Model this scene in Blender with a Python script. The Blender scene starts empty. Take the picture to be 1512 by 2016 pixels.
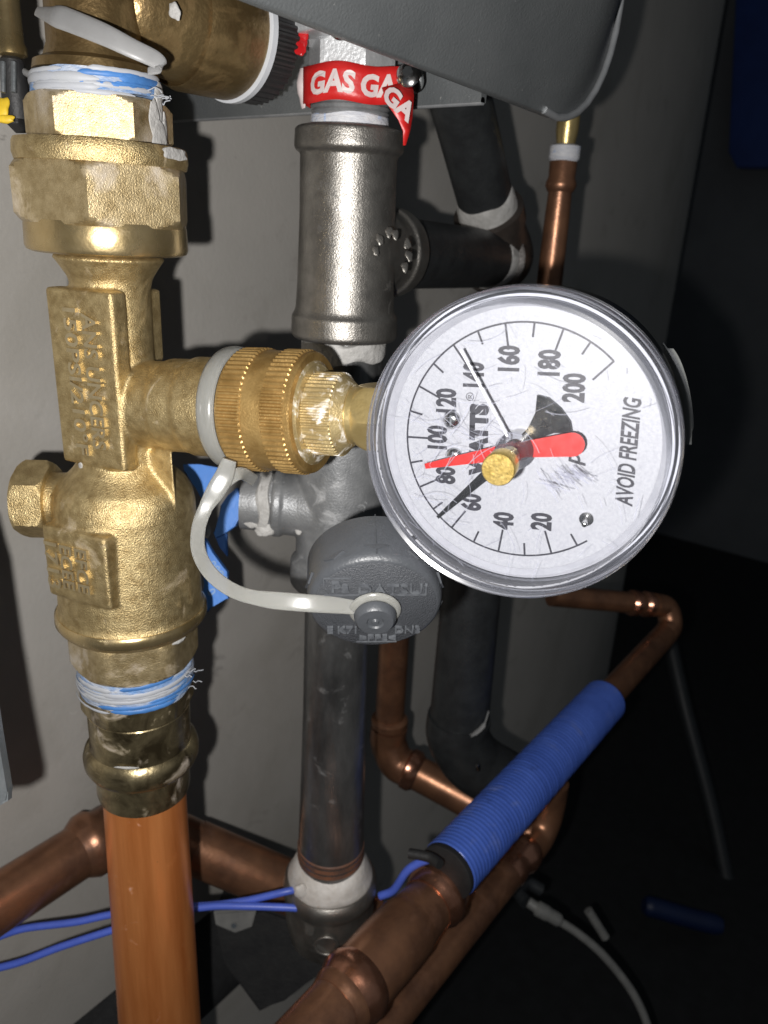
import bpy, bmesh, math, random
from mathutils import Vector, Matrix
random.seed(7)
R = math.radians
scn = bpy.context.scene
COL = scn.collection

# ------------------------------------------------------------------ camera
# world: X runs along the wall to the right, Y into the wall, Z up (metres)
F = 1500.0                       # focal length in pixels of a 1512 x 2016 frame
CX, CY = 756.0, 1008.0
CAM = Vector((0.0, 0.0, 1.30))
dn = Vector(((566-CX)/F, -(4950-CY)/F, -1)).normalized()
Zc = -dn
bx = (2000-CX)/F
by = (Zc.z - Zc.x*bx)/Zc.y
Xc = Vector((bx, by, -1)).normalized()
Yc = Zc.cross(Xc).normalized()
ROT = Matrix((Xc, Yc, Zc))       # camera space -> world space
cam_d = bpy.data.cameras.new('camera')
cam = bpy.data.objects.new('camera', cam_d); COL.objects.link(cam)
cam.matrix_world = Matrix.Translation(CAM) @ ROT.to_4x4()
cam_d.sensor_width = 36.0
cam_d.lens = 36.0*F/2016.0
cam_d.clip_start = 0.005; cam_d.clip_end = 50
cam_d.dof.use_dof = True
cam_d.dof.focus_distance = 0.195
cam_d.dof.aperture_fstop = 22
scn.camera = cam

# ------------------------------------------------------------------ light
w = bpy.data.worlds.new('World'); scn.world = w; w.use_nodes = True
bg = w.node_tree.nodes['Background']
bg.inputs[0].default_value = (0.80, 0.90, 1.0, 1); bg.inputs[1].default_value = 0.068
fl = bpy.data.lights.new('camera_flash', 'POINT')     # the phone's flash, left of and below the lens
fl.energy = 3.75; fl.shadow_soft_size = 0.0022; fl.color = (1.0, 0.975, 0.95)
flo = bpy.data.objects.new('camera_flash', fl); COL.objects.link(flo)
flo.location = CAM + ROT @ Vector((-0.0165, -0.0100, 0.004))
vs = scn.view_settings
vs.view_transform = 'Standard'; vs.look = 'None'; vs.exposure = 0; vs.gamma = 1
scn.cycles.use_denoising = True
scn.cycles.max_bounces = 10; scn.cycles.transparent_max_bounces = 24

# ------------------------------------------------------------------ projection helpers
def ray(px, py): return ROT @ Vector(((px-CX)/F, -(py-CY)/F, -1))
def at(px, py, d): return CAM + ray(px, py)*d
def camc(P): return ROT.transposed() @ (P-CAM)
def proj(P):
    c = camc(P); return (CX - F*c.x/c.z, CY + F*c.y/c.z, -c.z)
FWD = (ROT @ Vector((0, 0, -1))); FWD.z = 0; FWD.normalize()
LEFT = Vector((-FWD.y, FWD.x, 0))
UP = Vector((0, 0, 1)); X = Vector((1, 0, 0)); Y = Vector((0, 1, 0))
def atH(px, py, H):
    r = ray(px, py); return CAM + r*(H/r.dot(FWD))
def along(P0, D, px=None, py=None):
    """the point on the line P0 + t D that shows at image column px (or row py)"""
    c0 = camc(P0); u = ROT.transposed() @ D
    if px is not None:
        k = -(px-CX)/F; t = (k*c0.z - c0.x)/(u.x - k*u.z)
    else:
        k = (py-CY)/F; t = (k*c0.z - c0.y)/(u.y - k*u.z)
    return P0 + D*t
def dep(P): return -camc(P).z
def pxr(P, hw): return hw*dep(P)/F            # pixels -> metres at that depth

# ------------------------------------------------------------------ materials
def nodes(name):
    m = bpy.data.materials.new(name); m.use_nodes = True
    nt = m.node_tree; return m, nt, nt.nodes['Principled BSDF'], nt.nodes, nt.links
def noise(nd, lk, vec, scale, detail=4, rough=.55, dist=0):
    n = nd.new('ShaderNodeTexNoise'); n.inputs['Scale'].default_value = scale
    n.inputs['Detail'].default_value = detail; n.inputs['Roughness'].default_value = rough
    n.inputs['Distortion'].default_value = dist
    lk.new(vec, n.inputs['Vector']); return n.outputs['Fac']
def ramp(nd, lk, fac, lo, hi):
    r = nd.new('ShaderNodeMapRange'); r.inputs[1].default_value = lo; r.inputs[2].default_value = hi
    r.clamp = True; lk.new(fac, r.inputs[0]); return r.outputs[0]
def mixc(nd, lk, fac, a, b):
    m = nd.new('ShaderNodeMix'); m.data_type = 'RGBA'
    lk.new(fac, m.inputs[0])
    for i, c in ((6, a), (7, b)):
        if hasattr(c, 'is_linked'): lk.new(c, m.inputs[i])
        else: m.inputs[i].default_value = (*c, 1)
    return m.outputs[2]
MATS = {}
def M(name, col, col2=None, scale=120, metal=0.0, rough=.5, rvar=.1, bump=0.0, bscale=900,
      stains=(), spec=.5, coat=0, sss=0, stretch=None, dist=0, bdetail=3):
    if name in MATS: return MATS[name]
    m, nt, b, nd, lk = nodes(name)
    tc = nd.new('ShaderNodeTexCoord'); vec = tc.outputs['Object']
    if stretch:
        mp = nd.new('ShaderNodeMapping'); mp.inputs['Scale'].default_value = stretch
        lk.new(vec, mp.inputs['Vector']); svec = mp.outputs[0]
    else: svec = vec
    f = noise(nd, lk, svec, scale, 5, .6, dist)
    c = mixc(nd, lk, ramp(nd, lk, f, .35, .65), col, col2 or tuple(x*.75 for x in col))
    metal_s = None
    for (scol, sscale, lo, hi) in stains:
        g = ramp(nd, lk, noise(nd, lk, vec, sscale, 6, .62, .6), lo, hi)
        c = mixc(nd, lk, g, c, scol)
        if metal > 0:
            inv = nd.new('ShaderNodeMath'); inv.operation = 'MULTIPLY_ADD'
            inv.inputs[1].default_value = -1.0; inv.inputs[2].default_value = 1.0
            lk.new(g, inv.inputs[0])
            mu = nd.new('ShaderNodeMath'); mu.operation = 'MULTIPLY'
            lk.new(inv.outputs[0], mu.inputs[0])
            if metal_s is None: mu.inputs[1].default_value = metal
            else: lk.new(metal_s, mu.inputs[1])
            metal_s = mu.outputs[0]
    lk.new(c, b.inputs['Base Color'])
    b.inputs['Metallic'].default_value = metal
    if metal_s is not None: lk.new(metal_s, b.inputs['Metallic'])
    b.inputs['Specular IOR Level'].default_value = spec
    rr = nd.new('ShaderNodeMapRange'); rr.inputs[3].default_value = max(.03, rough-rvar); rr.inputs[4].default_value = rough+rvar
    lk.new(noise(nd, lk, svec, scale*2.3, 3), rr.inputs[0]); lk.new(rr.outputs[0], b.inputs['Roughness'])
    if coat: b.inputs['Coat Weight'].default_value = coat; b.inputs['Coat Roughness'].default_value = .15
    if sss:
        b.inputs['Subsurface Weight'].default_value = sss; b.inputs['Subsurface Scale'].default_value = .002
        b.inputs['Subsurface Radius'].default_value = (1, .95, .85)
    if bump:
        bp = nd.new('ShaderNodeBump'); bp.inputs['Strength'].default_value = bump; bp.inputs['Distance'].default_value = .0006
        lk.new(noise(nd, lk, svec, bscale, bdetail), bp.inputs['Height']); lk.new(bp.outputs[0], b.inputs['Normal'])
    MATS[name] = m; return m

WHITE_DOPE = (.62, .60, .57)
brass_cast = M('cast brass', (0.5940, 0.4673, 0.2451), (0.3870, 0.2848, 0.1333), 330, metal=.88, rough=.45, bump=.48, bscale=2500,
               stains=(((.42, .37, .31), 75, .60, .76), ((.30, .21, .095), 48, .60, .82)))
brass_hex = M('brass wrench flats', (0.5704, 0.4550, 0.2610), (0.3864, 0.2912, 0.1485), 300, metal=.84, rough=.45, bump=.34, bscale=2500,
              stains=(((.44, .39, .33), 62, .50, .68), ((.30, .21, .10), 55, .62, .8)))
brass_bright = M('machined brass', (0.6200, 0.4836, 0.2631), (0.4500, 0.3293, 0.1487), 60, metal=.9, rough=.27, bump=.12, bscale=500,
                 stains=(((.50, .42, .30), 90, .62, .80),))
brass_tarn = M('tarnished brass', (0.1700, 0.1105, 0.0467), (0.2890, 0.2040, 0.0935), 70, metal=.8, rough=.38, bump=.35, bscale=700,
               stains=(((.085, .052, .022), 90, .55, .75),))
brass_press = M('press brass', (.50, .41, .235), (.13, .10, .055), 75, metal=.9, rough=.30, bump=.3, bscale=350, dist=1.2,
                stains=(((.46, .40, .345), 85, .57, .70),))
brass_knurl = M('knurled brass', (0.5000, 0.3265, 0.1221), (0.3400, 0.2078, 0.0684), 200, metal=.7, rough=.40, bump=.3, bscale=1600,
                stains=(((.22, .12, .04), 160, .60, .78),))
brass_knurl_w = M('limescaled brass', (0.4750, 0.3750, 0.1898), (0.3610, 0.2700, 0.1265), 200, metal=.6, rough=.45, bump=.3, bscale=1600,
                  stains=(((.72, .70, .66), 230, .50, .66), ((.30, .16, .07), 200, .62, .78)))
brass_clean = M('clean brass', (0.5890, 0.4557, 0.2100), (0.5130, 0.3822, 0.1560), 150, metal=.75, rough=.33, bump=.15, bscale=900)
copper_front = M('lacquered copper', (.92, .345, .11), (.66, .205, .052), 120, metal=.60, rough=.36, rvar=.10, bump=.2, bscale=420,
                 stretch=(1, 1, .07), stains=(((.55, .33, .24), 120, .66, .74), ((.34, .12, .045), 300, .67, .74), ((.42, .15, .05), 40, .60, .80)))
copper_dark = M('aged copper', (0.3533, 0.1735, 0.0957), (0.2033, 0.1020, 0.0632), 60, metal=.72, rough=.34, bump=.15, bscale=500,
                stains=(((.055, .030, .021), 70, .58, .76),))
copper_bright = M('highlight copper', (.60, .30, .20), (.36, .155, .09), 80, metal=.92, rough=.24, bump=.1, bscale=500)  # ring-bead highlights painted in as a paler copper
iron = M('malleable iron', (0.3091, 0.2937, 0.2679), (0.1958, 0.1855, 0.1700), 110, metal=.86, rough=.38, bump=.26, bscale=1900,
         stains=(((.03, .03, .03), 90, .62, .72), ((.42, .41, .39), 130, .70, .80)))
iron_pipe = M('black iron pipe', (0.2527, 0.2527, 0.2500), (0.0997, 0.0997, 0.0997), 70, metal=.8, rough=.32, bump=.3, bscale=600,
              stretch=(1, 1, .35), stains=(((.30, .30, .30), 75, .60, .82),))
iron_dark = M('painted black iron', (0.0286, 0.0312, 0.0325), (0.0182, 0.0195, 0.0208), 120, metal=.1, rough=.45, bump=.3, bscale=700)
iron_elbow = M('brown black iron', (.050, .040, .034), (.030, .025, .022), 120, metal=.2, rough=.45, bump=.4, bscale=700)
galv = M('galvanised iron', (.27, .275, .28), (.19, .195, .20), 140, metal=.4, rough=.45, bump=.3, bscale=1300,
         stains=(((.46, .465, .47), 110, .60, .74), ((.13, .13, .13), 90, .66, .78)))
alu = M('cast aluminium', (.60, .61, .62), (.50, .51, .52), 160, metal=.5, rough=.42, bump=.3, bscale=900)
chrome = M('bright steel', (.72, .72, .72), (.55, .55, .55), 120, metal=1, rough=.16)
steel = M('zinc plated steel', (0.2750, 0.2900, 0.3000), (0.2100, 0.2300, 0.2400), 200, metal=.7, rough=.35, bump=.2, bscale=700)
dope = M('white pipe dope', (0.4480, 0.4400, 0.4240), (0.3520, 0.3440, 0.3280), 240, rough=.6, bump=.8, bscale=600,
         stains=(((.20, .19, .18), 170, .66, .74),))
dope_rust = M('white dope with rust', (0.6240, 0.6000, 0.5680), (0.4960, 0.4640, 0.4240), 160, rough=.5, bump=.6, bscale=450,
              stains=(((.45, .25, .12), 110, .64, .76),))
tape_blue = M('blue thread sealant', (0.4592, 0.4756, 0.5084), (0.0738, 0.2132, 0.4756), 75, rough=.5, bump=.9, bscale=420,
              stretch=(1, 1, 3.2), dist=.8)
tape_white = M('white thread tape', (0.6080, 0.6080, 0.6240), (0.4800, 0.4960, 0.5440), 150, rough=.55, bump=.8, bscale=380, stretch=(1, 1, 4),
               stains=(((.20, .40, .80), 80, .60, .68),))
wallm = M('painted wall', (0.4443, 0.4227, 0.3903), (0.4023, 0.3843, 0.3542), 14, rough=.72, bump=.3, bscale=420,
          stains=(((.34, .32, .285), 9, .50, .78), ((.29, .272, .245), 30, .60, .78), ((.50, .48, .445), 150, .70, .77), ((.22, .205, .185), 90, .70, .76)))
floorm = M('dark rubber floor', (.010, .011, .012), (.006, .0065, .007), 60, rough=.8, bump=.4, bscale=300)
rust = M('rusty thread', (.20, .085, .045), (.10, .055, .04), 160, rough=.6, bump=.3, bscale=700)
heater_paint = M('dark grey heater paint', (0.1615, 0.1710, 0.1748), (0.1330, 0.1425, 0.1463), 40, metal=.35, rough=.30, bump=.35, bscale=1300,
                 stains=(((.42, .41, .39), 640, .70, .73),))
heater_edge = M('pale panel edge', (.42, .43, .44), (.30, .31, .32), 90, metal=.5, rough=.4)  # paler grey than the heater panels
blue_foam = M('blue ribbed sleeve', (.075, .150, .56), (.055, .115, .46), 40, rough=.30, bump=.25, bscale=400,
              stains=(((.15, .20, .46), 70, .58, .80), ((.03, .05, .16), 45, .66, .8)))
blue_handle = M('blue handle plastic', (0.0562, 0.2125, 0.6250), (0.0475, 0.1875, 0.5625), 90, rough=.45, bump=.15, bscale=500,
                stains=(((.16, .30, .56), 120, .66, .80),))
blue_print = M('pale handle lettering', (.22, .36, .60), rough=.5)
blue_wire = M('blue wire jacket', (.085, .145, .62), (.07, .12, .52), 100, rough=.38)
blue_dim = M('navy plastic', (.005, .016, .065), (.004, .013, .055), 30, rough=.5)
black_rub = M('black rubber', (.012, .012, .013), (.02, .02, .02), 100, rough=.6, bump=.4, bscale=500)
black_fabric = M('charcoal insulation', (.022, .023, .024), (.013, .013, .014), 160, rough=.9, bump=1, bscale=700)
yellow = M('yellow plastic', (.75, .52, .035), (.55, .36, .02), 200, rough=.5)
cap_plastic = M('dark grey moulded plastic', (.058, .062, .069), (.050, .054, .060), 160, rough=.40, bump=.22, bscale=1500,
                stains=(((.20, .21, .22), 260, .70, .80),))
cap_face = M('matte grey moulded face', (0.0528, 0.0563, 0.0634), (0.0458, 0.0493, 0.0554), 260, rough=.46, bump=.7, bscale=2600,
             stains=(((.16, .17, .18), 190, .68, .80),))
grey_cable = M('grey cable jacket', (0.2200, 0.2200, 0.2090), (0.1650, 0.1650, 0.1595), 100, rough=.5)
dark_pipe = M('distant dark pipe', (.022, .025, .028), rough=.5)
red_tape = M('red warning tape', (0.5280, 0.0176, 0.0160), (0.4800, 0.0128, 0.0128), 90, rough=.40, bump=.3, bscale=300)
tape_print = M('white tape lettering', (0.6120, 0.5440, 0.5270), (0.5100, 0.4250, 0.4250), 160, rough=.5)
red_lac = M('red torque lacquer', (.52, .012, .015), rough=.25)
strap_m = M('milky translucent strap', (0.2880, 0.2880, 0.2680), (0.2640, 0.2640, 0.2480), 90, rough=.22, spec=.6, sss=.8)
nylon = M('white nylon tie', (.30, .30, .30), (.26, .26, .26), 120, rough=.35, sss=.3)
white_ring = M('pale grey gasket', (.55, .57, .60), (.48, .50, .53), 90, rough=.45)
dial_m = M('silver white dial', (.335, .343, .370), (.285, .293, .322), 1300, rough=.5, bump=.10, bscale=2200)
ink = M('black dial ink', (.010, .010, .016), (.022, .022, .032), 600, rough=.5)
red_pt = M('red pointer paint', (0.4290, 0.0172, 0.0140), (0.3900, 0.0133, 0.0117), 200, rough=.35)
blk_pt = M('black pointer enamel', (.015, .016, .018), (.03, .032, .034), 400, metal=.3, rough=.25)
knob_brass = M('turned brass knob', (.62, .46, .16), (.50, .35, .10), 500, metal=.85, rough=.30, bump=.1, bscale=1600)
case_m = M('black gauge case', (.010, .011, .013), (.014, .015, .017), 150, rough=.35)
inner_ring = M('grey white dial bezel', (0.3360, 0.3440, 0.3760), (0.2880, 0.2960, 0.3280), 200, rough=.4)
pvc = M('pale tube', (0.1800, 0.1860, 0.1800), rough=.5)

def see_into(m, k):
    nt = m.node_tree; nd, lk = nt.nodes, nt.links; out = nd['Material Output']; b = nd['Principled BSDF']
    tr = nd.new('ShaderNodeBsdfTransparent'); mx = nd.new('ShaderNodeMixShader'); mx.inputs[0].default_value = k
    lk.new(b.outputs[0], mx.inputs[1]); lk.new(tr.outputs[0], mx.inputs[2]); lk.new(mx.outputs[0], out.inputs[0])
see_into(strap_m, .22); see_into(nylon, .12)
def clear(name, tint, gloss, rough, body=None, bw=0.0):
    m, nt, b, nd, lk = nodes(name); out = nd['Material Output']; nd.remove(b)
    tr = nd.new('ShaderNodeBsdfTransparent'); tr.inputs[0].default_value = (*tint, 1)
    gl = nd.new('ShaderNodeBsdfGlossy'); gl.inputs['Roughness'].default_value = rough
    fr = nd.new('ShaderNodeFresnel'); fr.inputs[0].default_value = 1.49
    mu = nd.new('ShaderNodeMath'); mu.operation = 'MULTIPLY'; mu.inputs[1].default_value = gloss
    lk.new(fr.outputs[0], mu.inputs[0])
    mx = nd.new('ShaderNodeMixShader'); lk.new(mu.outputs[0], mx.inputs[0]); lk.new(tr.outputs[0], mx.inputs[1]); lk.new(gl.outputs[0], mx.inputs[2])
    last = mx.outputs[0]
    if body:
        df = nd.new('ShaderNodeBsdfDiffuse'); df.inputs[0].default_value = (*body, 1)
        m2 = nd.new('ShaderNodeMixShader'); m2.inputs[0].default_value = bw
        lk.new(last, m2.inputs[1]); lk.new(df.outputs[0], m2.inputs[2]); last = m2.outputs[0]
    lk.new(last, out.inputs[0]); MATS[name] = m; return m
lens_m = clear('clear gauge crystal', (.985, .985, .99), 1.0, .04, (.8, .82, .9), .004)
rim_m = clear('clear plastic rim', (.95, .955, .975), .9, .16, (.46, .48, .56), .06)
scratch_m = clear('scratched crystal', (.80, .80, .84), 1.0, .3, (.34, .35, .42), .45)

# ------------------------------------------------------------------ mesh helpers
def tag(o, label, cat, group=None, kind=None):
    if label: o['label'] = label
    if cat: o['category'] = cat
    if group: o['group'] = group
    if kind: o['kind'] = kind
    return o
def thing(name, label, cat, loc, group=None):
    o = bpy.data.objects.new(name, None); COL.objects.link(o); o.location = loc
    o.empty_display_size = .01
    return tag(o, label, cat, group)
def finish(bm, name, mat, parent=None, smooth=40, loc=None):
    """world-space bmesh -> object; vertices are kept relative to the parent's (or the given) origin"""
    if parent is not None:
        org = parent.matrix_basis.translation.copy()
        pp = parent.parent
        while pp is not None: org += pp.matrix_basis.translation; pp = pp.parent
    else:
        if loc is None:
            loc = sum((v.co for v in bm.verts), Vector())/max(1, len(bm.verts))
        org = Vector(loc)
    bmesh.ops.translate(bm, verts=bm.verts, vec=-org)
    bmesh.ops.recalc_face_normals(bm, faces=bm.faces)
    me = bpy.data.meshes.new(name); bm.to_mesh(me); bm.free()
    if smooth:
        me.shade_smooth(); me.set_sharp_from_angle(angle=R(smooth))
    me.materials.append(mat)
    o = bpy.data.objects.new(name, me); COL.objects.link(o)
    if parent is not None: o.parent = parent
    else: o.location = org
    return o
def frame(D):
    D = D.normalized()
    a = UP if abs(D.z) < .9 else Vector((1, 0, 0))
    u = a.cross(D).normalized(); v = D.cross(u).normalized()
    return u, v, D
def lathe(bm, prof, org, D, segs=56, phase=0, cap=True, u=None, wob=0, lump=0):
    """prof: list of (t along D, radius)"""
    if u is None: u, v, D = frame(D)
    else: D = D.normalized(); v = D.cross(u).normalized()
    rings = []
    fr = [(random.choice((2, 3, 4, 5, 7)), random.uniform(0, 6.28)) for _ in range(6)]
    for j, (t, r) in enumerate(prof):
        ring = []
        for k in range(segs):
            a = phase + 2*math.pi*k/segs
            w1 = sum(math.sin(m*a+p+j*.9) for m, p in fr[:3])*.55; w2 = sum(math.sin(m*a+p+j*.4) for m, p in fr[3:])*.55
            rr = r*(1 + lump*w1); tt = t + wob*w2*1.6
            ring.append(bm.verts.new(org + D*tt + (u*math.cos(a)+v*math.sin(a))*rr))
        rings.append(ring)
    for a, b in zip(rings, rings[1:]):
        for k in range(segs):
            bm.faces.new((a[k], a[(k+1) % segs], b[(k+1) % segs], b[k]))
    if cap:
        bm.faces.new(rings[0]); bm.faces.new(rings[-1])
    return rings
def hexbar(bm, rows, org, D, u, n=16):
    """rows of (t, apothem, largest radius): a hexagon whose corners are turned down to that radius"""
    D = D.normalized(); u = (u - D*u.dot(D)).normalized(); v = D.cross(u); rings = []
    for t, ap, rm in rows:
        ring = []
        for k in range(6*n):
            a = 2*math.pi*k/(6*n); f = (a % (math.pi/3)) - math.pi/6
            r = min(ap/math.cos(f), rm); ring.append(bm.verts.new(org + D*t + (u*math.cos(a)+v*math.sin(a))*r))
        rings.append(ring)
    for a, b in zip(rings, rings[1:]):
        for k in range(6*n): bm.faces.new((a[k], a[(k+1) % (6*n)], b[(k+1) % (6*n)], b[k]))
    bm.faces.new(rings[0]); bm.faces.new(rings[-1])
def nut(name, mat, parent, org, D, u, t0, t1, ap, c0=1.0, c1=1.0, round_=1.15, ch=.16):
    """chamfered nut: c0/c1 are the turned radii (in apothems) at its two ends"""
    rows = []; L_ = t1-t0
    for i in range(6): rows.append((t0 + L_*ch*i/5*1.0, ap, ap*(c0 + (round_-c0)*(i/5)**.8)))
    for i in range(6): rows.append((t1 - L_*ch*(5-i)/5, ap, ap*(c1 + (round_-c1)*((5-i)/5)**.8)))
    bm = bmesh.new(); hexbar(bm, rows, org, D, u); return finish(bm, name, mat, parent, 22)
def knurl(bm, t0, t1, r0, r1, n, org, D, bev=.0004):
    """ring of teeth"""
    u, v, D = frame(D); rings = []
    for t, k_ in ((t0, 0), (t0+bev, 1), (t1-bev, 1), (t1, 0)):
        ring = []
        for k in range(n*4):
            a = 2*math.pi*k/(n*4); hi = (k % 4) in (1, 2)
            r = (r1 if hi else r0) if k_ else r0
            ring.append(bm.verts.new(org + D*t + (u*math.cos(a)+v*math.sin(a))*r))
        rings.append(ring)
    N = n*4
    for a, b in zip(rings, rings[1:]):
        for k in range(N): bm.faces.new((a[k], a[(k+1) % N], b[(k+1) % N], b[k]))
    bm.faces.new(rings[0]); bm.faces.new(rings[-1])
def smooth_path(pts, n=8):
    """Catmull-Rom through the points"""
    P = [Vector(p) for p in pts]; P = [P[0]*2-P[1]] + P + [P[-1]*2-P[-2]]
    out = []
    for i in range(1, len(P)-2):
        for k in range(n):
            t = k/n; a, b, c, d = P[i-1:i+3]
            out.append(.5*((2*b) + (c-a)*t + (2*a-5*b+4*c-d)*t*t + (3*b-a-3*c+d)*t**3))
    out.append(P[-2]); return out
def tube(bm, path, rad, segs=24, flat=1.0, side=None, cap=True, view=False, sq=1.0):
    """rad: number or one per point; flat scales the second axis"""
    n = len(path); rings = []; pu = None
    for i, p in enumerate(path):
        D = (path[min(i+1, n-1)] - path[max(i-1, 0)]).normalized()
        if view: u = D.cross(CAM-p).normalized()
        elif side is not None: u = (side - D*side.dot(D)).normalized()
        elif pu is None: u = frame(D)[0]
        else: u = (pu - D*pu.dot(D)).normalized()
        pu = u; v = D.cross(u); r = rad[i] if isinstance(rad, (list, tuple)) else rad
        pw = lambda c: math.copysign(abs(c)**sq, c)
        rings.append([bm.verts.new(p + u*pw(math.cos(2*math.pi*k/segs))*r + v*pw(math.sin(2*math.pi*k/segs))*r*flat) for k in range(segs)])
    for a, b in zip(rings, rings[1:]):
        for k in range(segs): bm.faces.new((a[k], a[(k+1) % segs], b[(k+1) % segs], b[k]))
    if cap: bm.faces.new(rings[0]); bm.faces.new(rings[-1])
def box(bm, c, ax, ay, az, bev=0):
    """box with half-axis vectors"""
    vs_ = [bm.verts.new(c + ax*i + ay*j + az*k) for i in (-1, 1) for j in (-1, 1) for k in (-1, 1)]
    fs = [(0, 1, 3, 2), (4, 6, 7, 5), (0, 4, 5, 1), (2, 3, 7, 6), (0, 2, 6, 4), (1, 5, 7, 3)]
    faces = [bm.faces.new([vs_[i] for i in f]) for f in fs]
    if bev:
        es = list({e for f in faces for e in f.edges})
        bmesh.ops.bevel(bm, geom=es, offset=bev, segments=3, affect='EDGES', profile=.6)
def slab(bm, outline, off, bev=0):
    """extruded polygon: world points, offset vector"""
    a = [bm.verts.new(p) for p in outline]; b = [bm.verts.new(p+off) for p in outline]
    n = len(a); f0 = bm.faces.new(a); f1 = bm.faces.new(list(reversed(b)))
    for k in range(n): bm.faces.new((a[k], b[k], b[(k+1) % n], a[(k+1) % n]))
    if bev:
        es = [e for f in (f0, f1) for e in f.edges]
        bmesh.ops.bevel(bm, geom=es, offset=bev, segments=2, affect='EDGES')
def text_bm(s, size, ext, cx=True, off=0.0, sx=1.0, shear=0.0, res=3):
    c = bpy.data.curves.new('lettering', 'FONT'); c.body = s; c.size = size; c.extrude = ext
    c.offset = off; c.resolution_u = res; c.shear = shear
    if cx: c.align_x = 'CENTER'; c.align_y = 'CENTER'
    o = bpy.data.objects.new('tmp', c); COL.objects.link(o)
    bpy.context.view_layer.update()
    me = bpy.data.meshes.new_from_object(o.evaluated_get(bpy.context.evaluated_depsgraph_get()))
    bm = bmesh.new(); bm.from_mesh(me)
    bpy.data.objects.remove(o); bpy.data.curves.remove(c); bpy.data.meshes.remove(me)
    for v in bm.verts: v.co.x *= sx
    return bm
def put(bm, org, ex, ey, ez):
    for v in bm.verts: v.co = org + ex*v.co.x + ey*v.co.y + ez*v.co.z
    return bm
def merge(dst, src):
    me = bpy.data.meshes.new('tmp'); src.to_mesh(me); dst.from_mesh(me); bpy.data.meshes.remove(me); src.free()

def blob(bm, P, n, r, k=5):
    u, v, w_ = frame(n)
    bmv = bmesh.ops.create_icosphere(bm, subdivisions=3, radius=1.0)['verts']
    sx, sy, sz = r
    for q in bmv:
        c = q.co.copy(); j = 1 + .20*math.sin(c.x*3+k)*math.cos(c.y*2.5+k*2) + random.uniform(-.02, .02)+.07*math.sin(c.x*6+c.y*5+k)
        q.co = P + (u*c.x*sx + v*c.y*sy)*j*1.25 + w_*c.z*sz*.6

class Vert:
    """a vertical pipe axis through an image point at a heading distance H"""
    def __init__(s, px, py, H, D=None): s.P = atH(px, py, H); s.D = (D or UP).normalized()
    def p(s, py): return along(s.P, s.D, py=py)
    def prof(s, rows):
        """rows of (image row, half width in pixels) -> (height, radius)"""
        return [((s.p(py) - s.P).dot(s.D), pxr(s.p(py), hw)) for py, hw in rows]
    def lathe(s, bm, rows, **k): return lathe(bm, s.prof(rows), s.P, s.D, **k)

def L(name, mat, parent, axis, rows, **k):
    bm = bmesh.new(); sm = k.pop('smooth', 40); axis.lathe(bm, rows, **k); return finish(bm, name, mat, parent, sm)
def collar(name, mat, parent, P, D, prof, **k):
    """lathe about an arbitrary axis; prof in metres"""
    bm = bmesh.new(); sm = k.pop('smooth', 40); lathe(bm, prof, P, D, **k); return finish(bm, name, mat, parent, sm)

# ------------------------------------------------------------------ setting
WALL = 0.30
base = CAM + ray(1250, 1400)*(WALL/ray(1250, 1400).y)
FLOOR = base.z
bm = bmesh.new()
xw = (CAM + ray(1120, 700)*(WALL/ray(1120, 700).y)).x; rw = 1.7
plan_w = [(-.8, WALL), (xw*.5, WALL)] + [(xw + rw*math.sin(R(a)), WALL + rw*(1-math.cos(R(a)))) for a in range(0, 46, 3)]  # right end given an added bend so it shades off to dark
xe = plan_w[-1][0]
vb = [bm.verts.new((x, y, FLOOR-.35)) for x, y in plan_w]; vt = [bm.verts.new((x, y, FLOOR+1.55)) for x, y in plan_w]
wb = [bm.verts.new((x, y+.08, FLOOR-.35)) for x, y in plan_w]; wt = [bm.verts.new((x, y+.08, FLOOR+1.55)) for x, y in plan_w]
for i in range(len(plan_w)-1):
    bm.faces.new((vb[i], vb[i+1], vt[i+1], vt[i])); bm.faces.new((wb[i], wt[i], wt[i+1], wb[i+1])); bm.faces.new((vt[i], vt[i+1], wt[i+1], wt[i])); bm.faces.new((vb[i], wb[i], wb[i+1], vb[i+1]))
bm.faces.new((vb[0], vt[0], wt[0], wb[0])); bm.faces.new((vb[-1], wb[-1], wt[-1], vt[-1]))
o = finish(bm, 'wall', wallm); tag(o, None, None, kind='structure')
XS = xe + .05                                   # dark end wall added beyond the opening to keep the background dark
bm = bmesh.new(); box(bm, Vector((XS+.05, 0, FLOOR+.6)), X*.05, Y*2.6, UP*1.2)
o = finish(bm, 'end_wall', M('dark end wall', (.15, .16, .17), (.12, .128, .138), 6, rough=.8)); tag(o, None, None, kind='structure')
bm = bmesh.new()
box(bm, Vector((1.6, 0, FLOOR-.02)), X*2.6, Y*2.6, UP*.02)
o = finish(bm, 'floor', floorm); tag(o, None, None, kind='structure')

# ------------------------------------------------------------------ water heater overhead
YC = .135
hp0 = CAM + ray(1000, 196)*(YC/ray(1000, 196).y)
ZB = hp0.z                                     # bottom of the front cover
def on_cover(px, py): r = ray(px, py); return CAM + r*(YC/r.y)
th = thing('water_heater', 'dark grey metal water heater casing overhead with a rounded lower corner', 'water heater', Vector((.3, .22, ZB)))
xr = on_cover(1210, 60).x; xl = -.25; rc = .040
out = [Vector((xl, YC, ZB)), ]
for k in range(9):
    a = -math.pi/2 + k/8*math.pi/2
    out.append(Vector((xr-rc+rc*math.cos(a), YC, ZB+rc+rc*math.sin(a))))
out += [Vector((xr, YC, ZB+.30)), Vector((xl, YC, ZB+.30))]
z6 = on_cover(600, 40); z11 = on_cover(1130, 246)
rise = (z6.z-z11.z)/(z6.x-z11.x)                 # the casing hangs slightly out of level
def bottom(x): return z11.z + rise*(min(x, xr-rc)-z11.x)
ZB = z11.z
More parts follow.
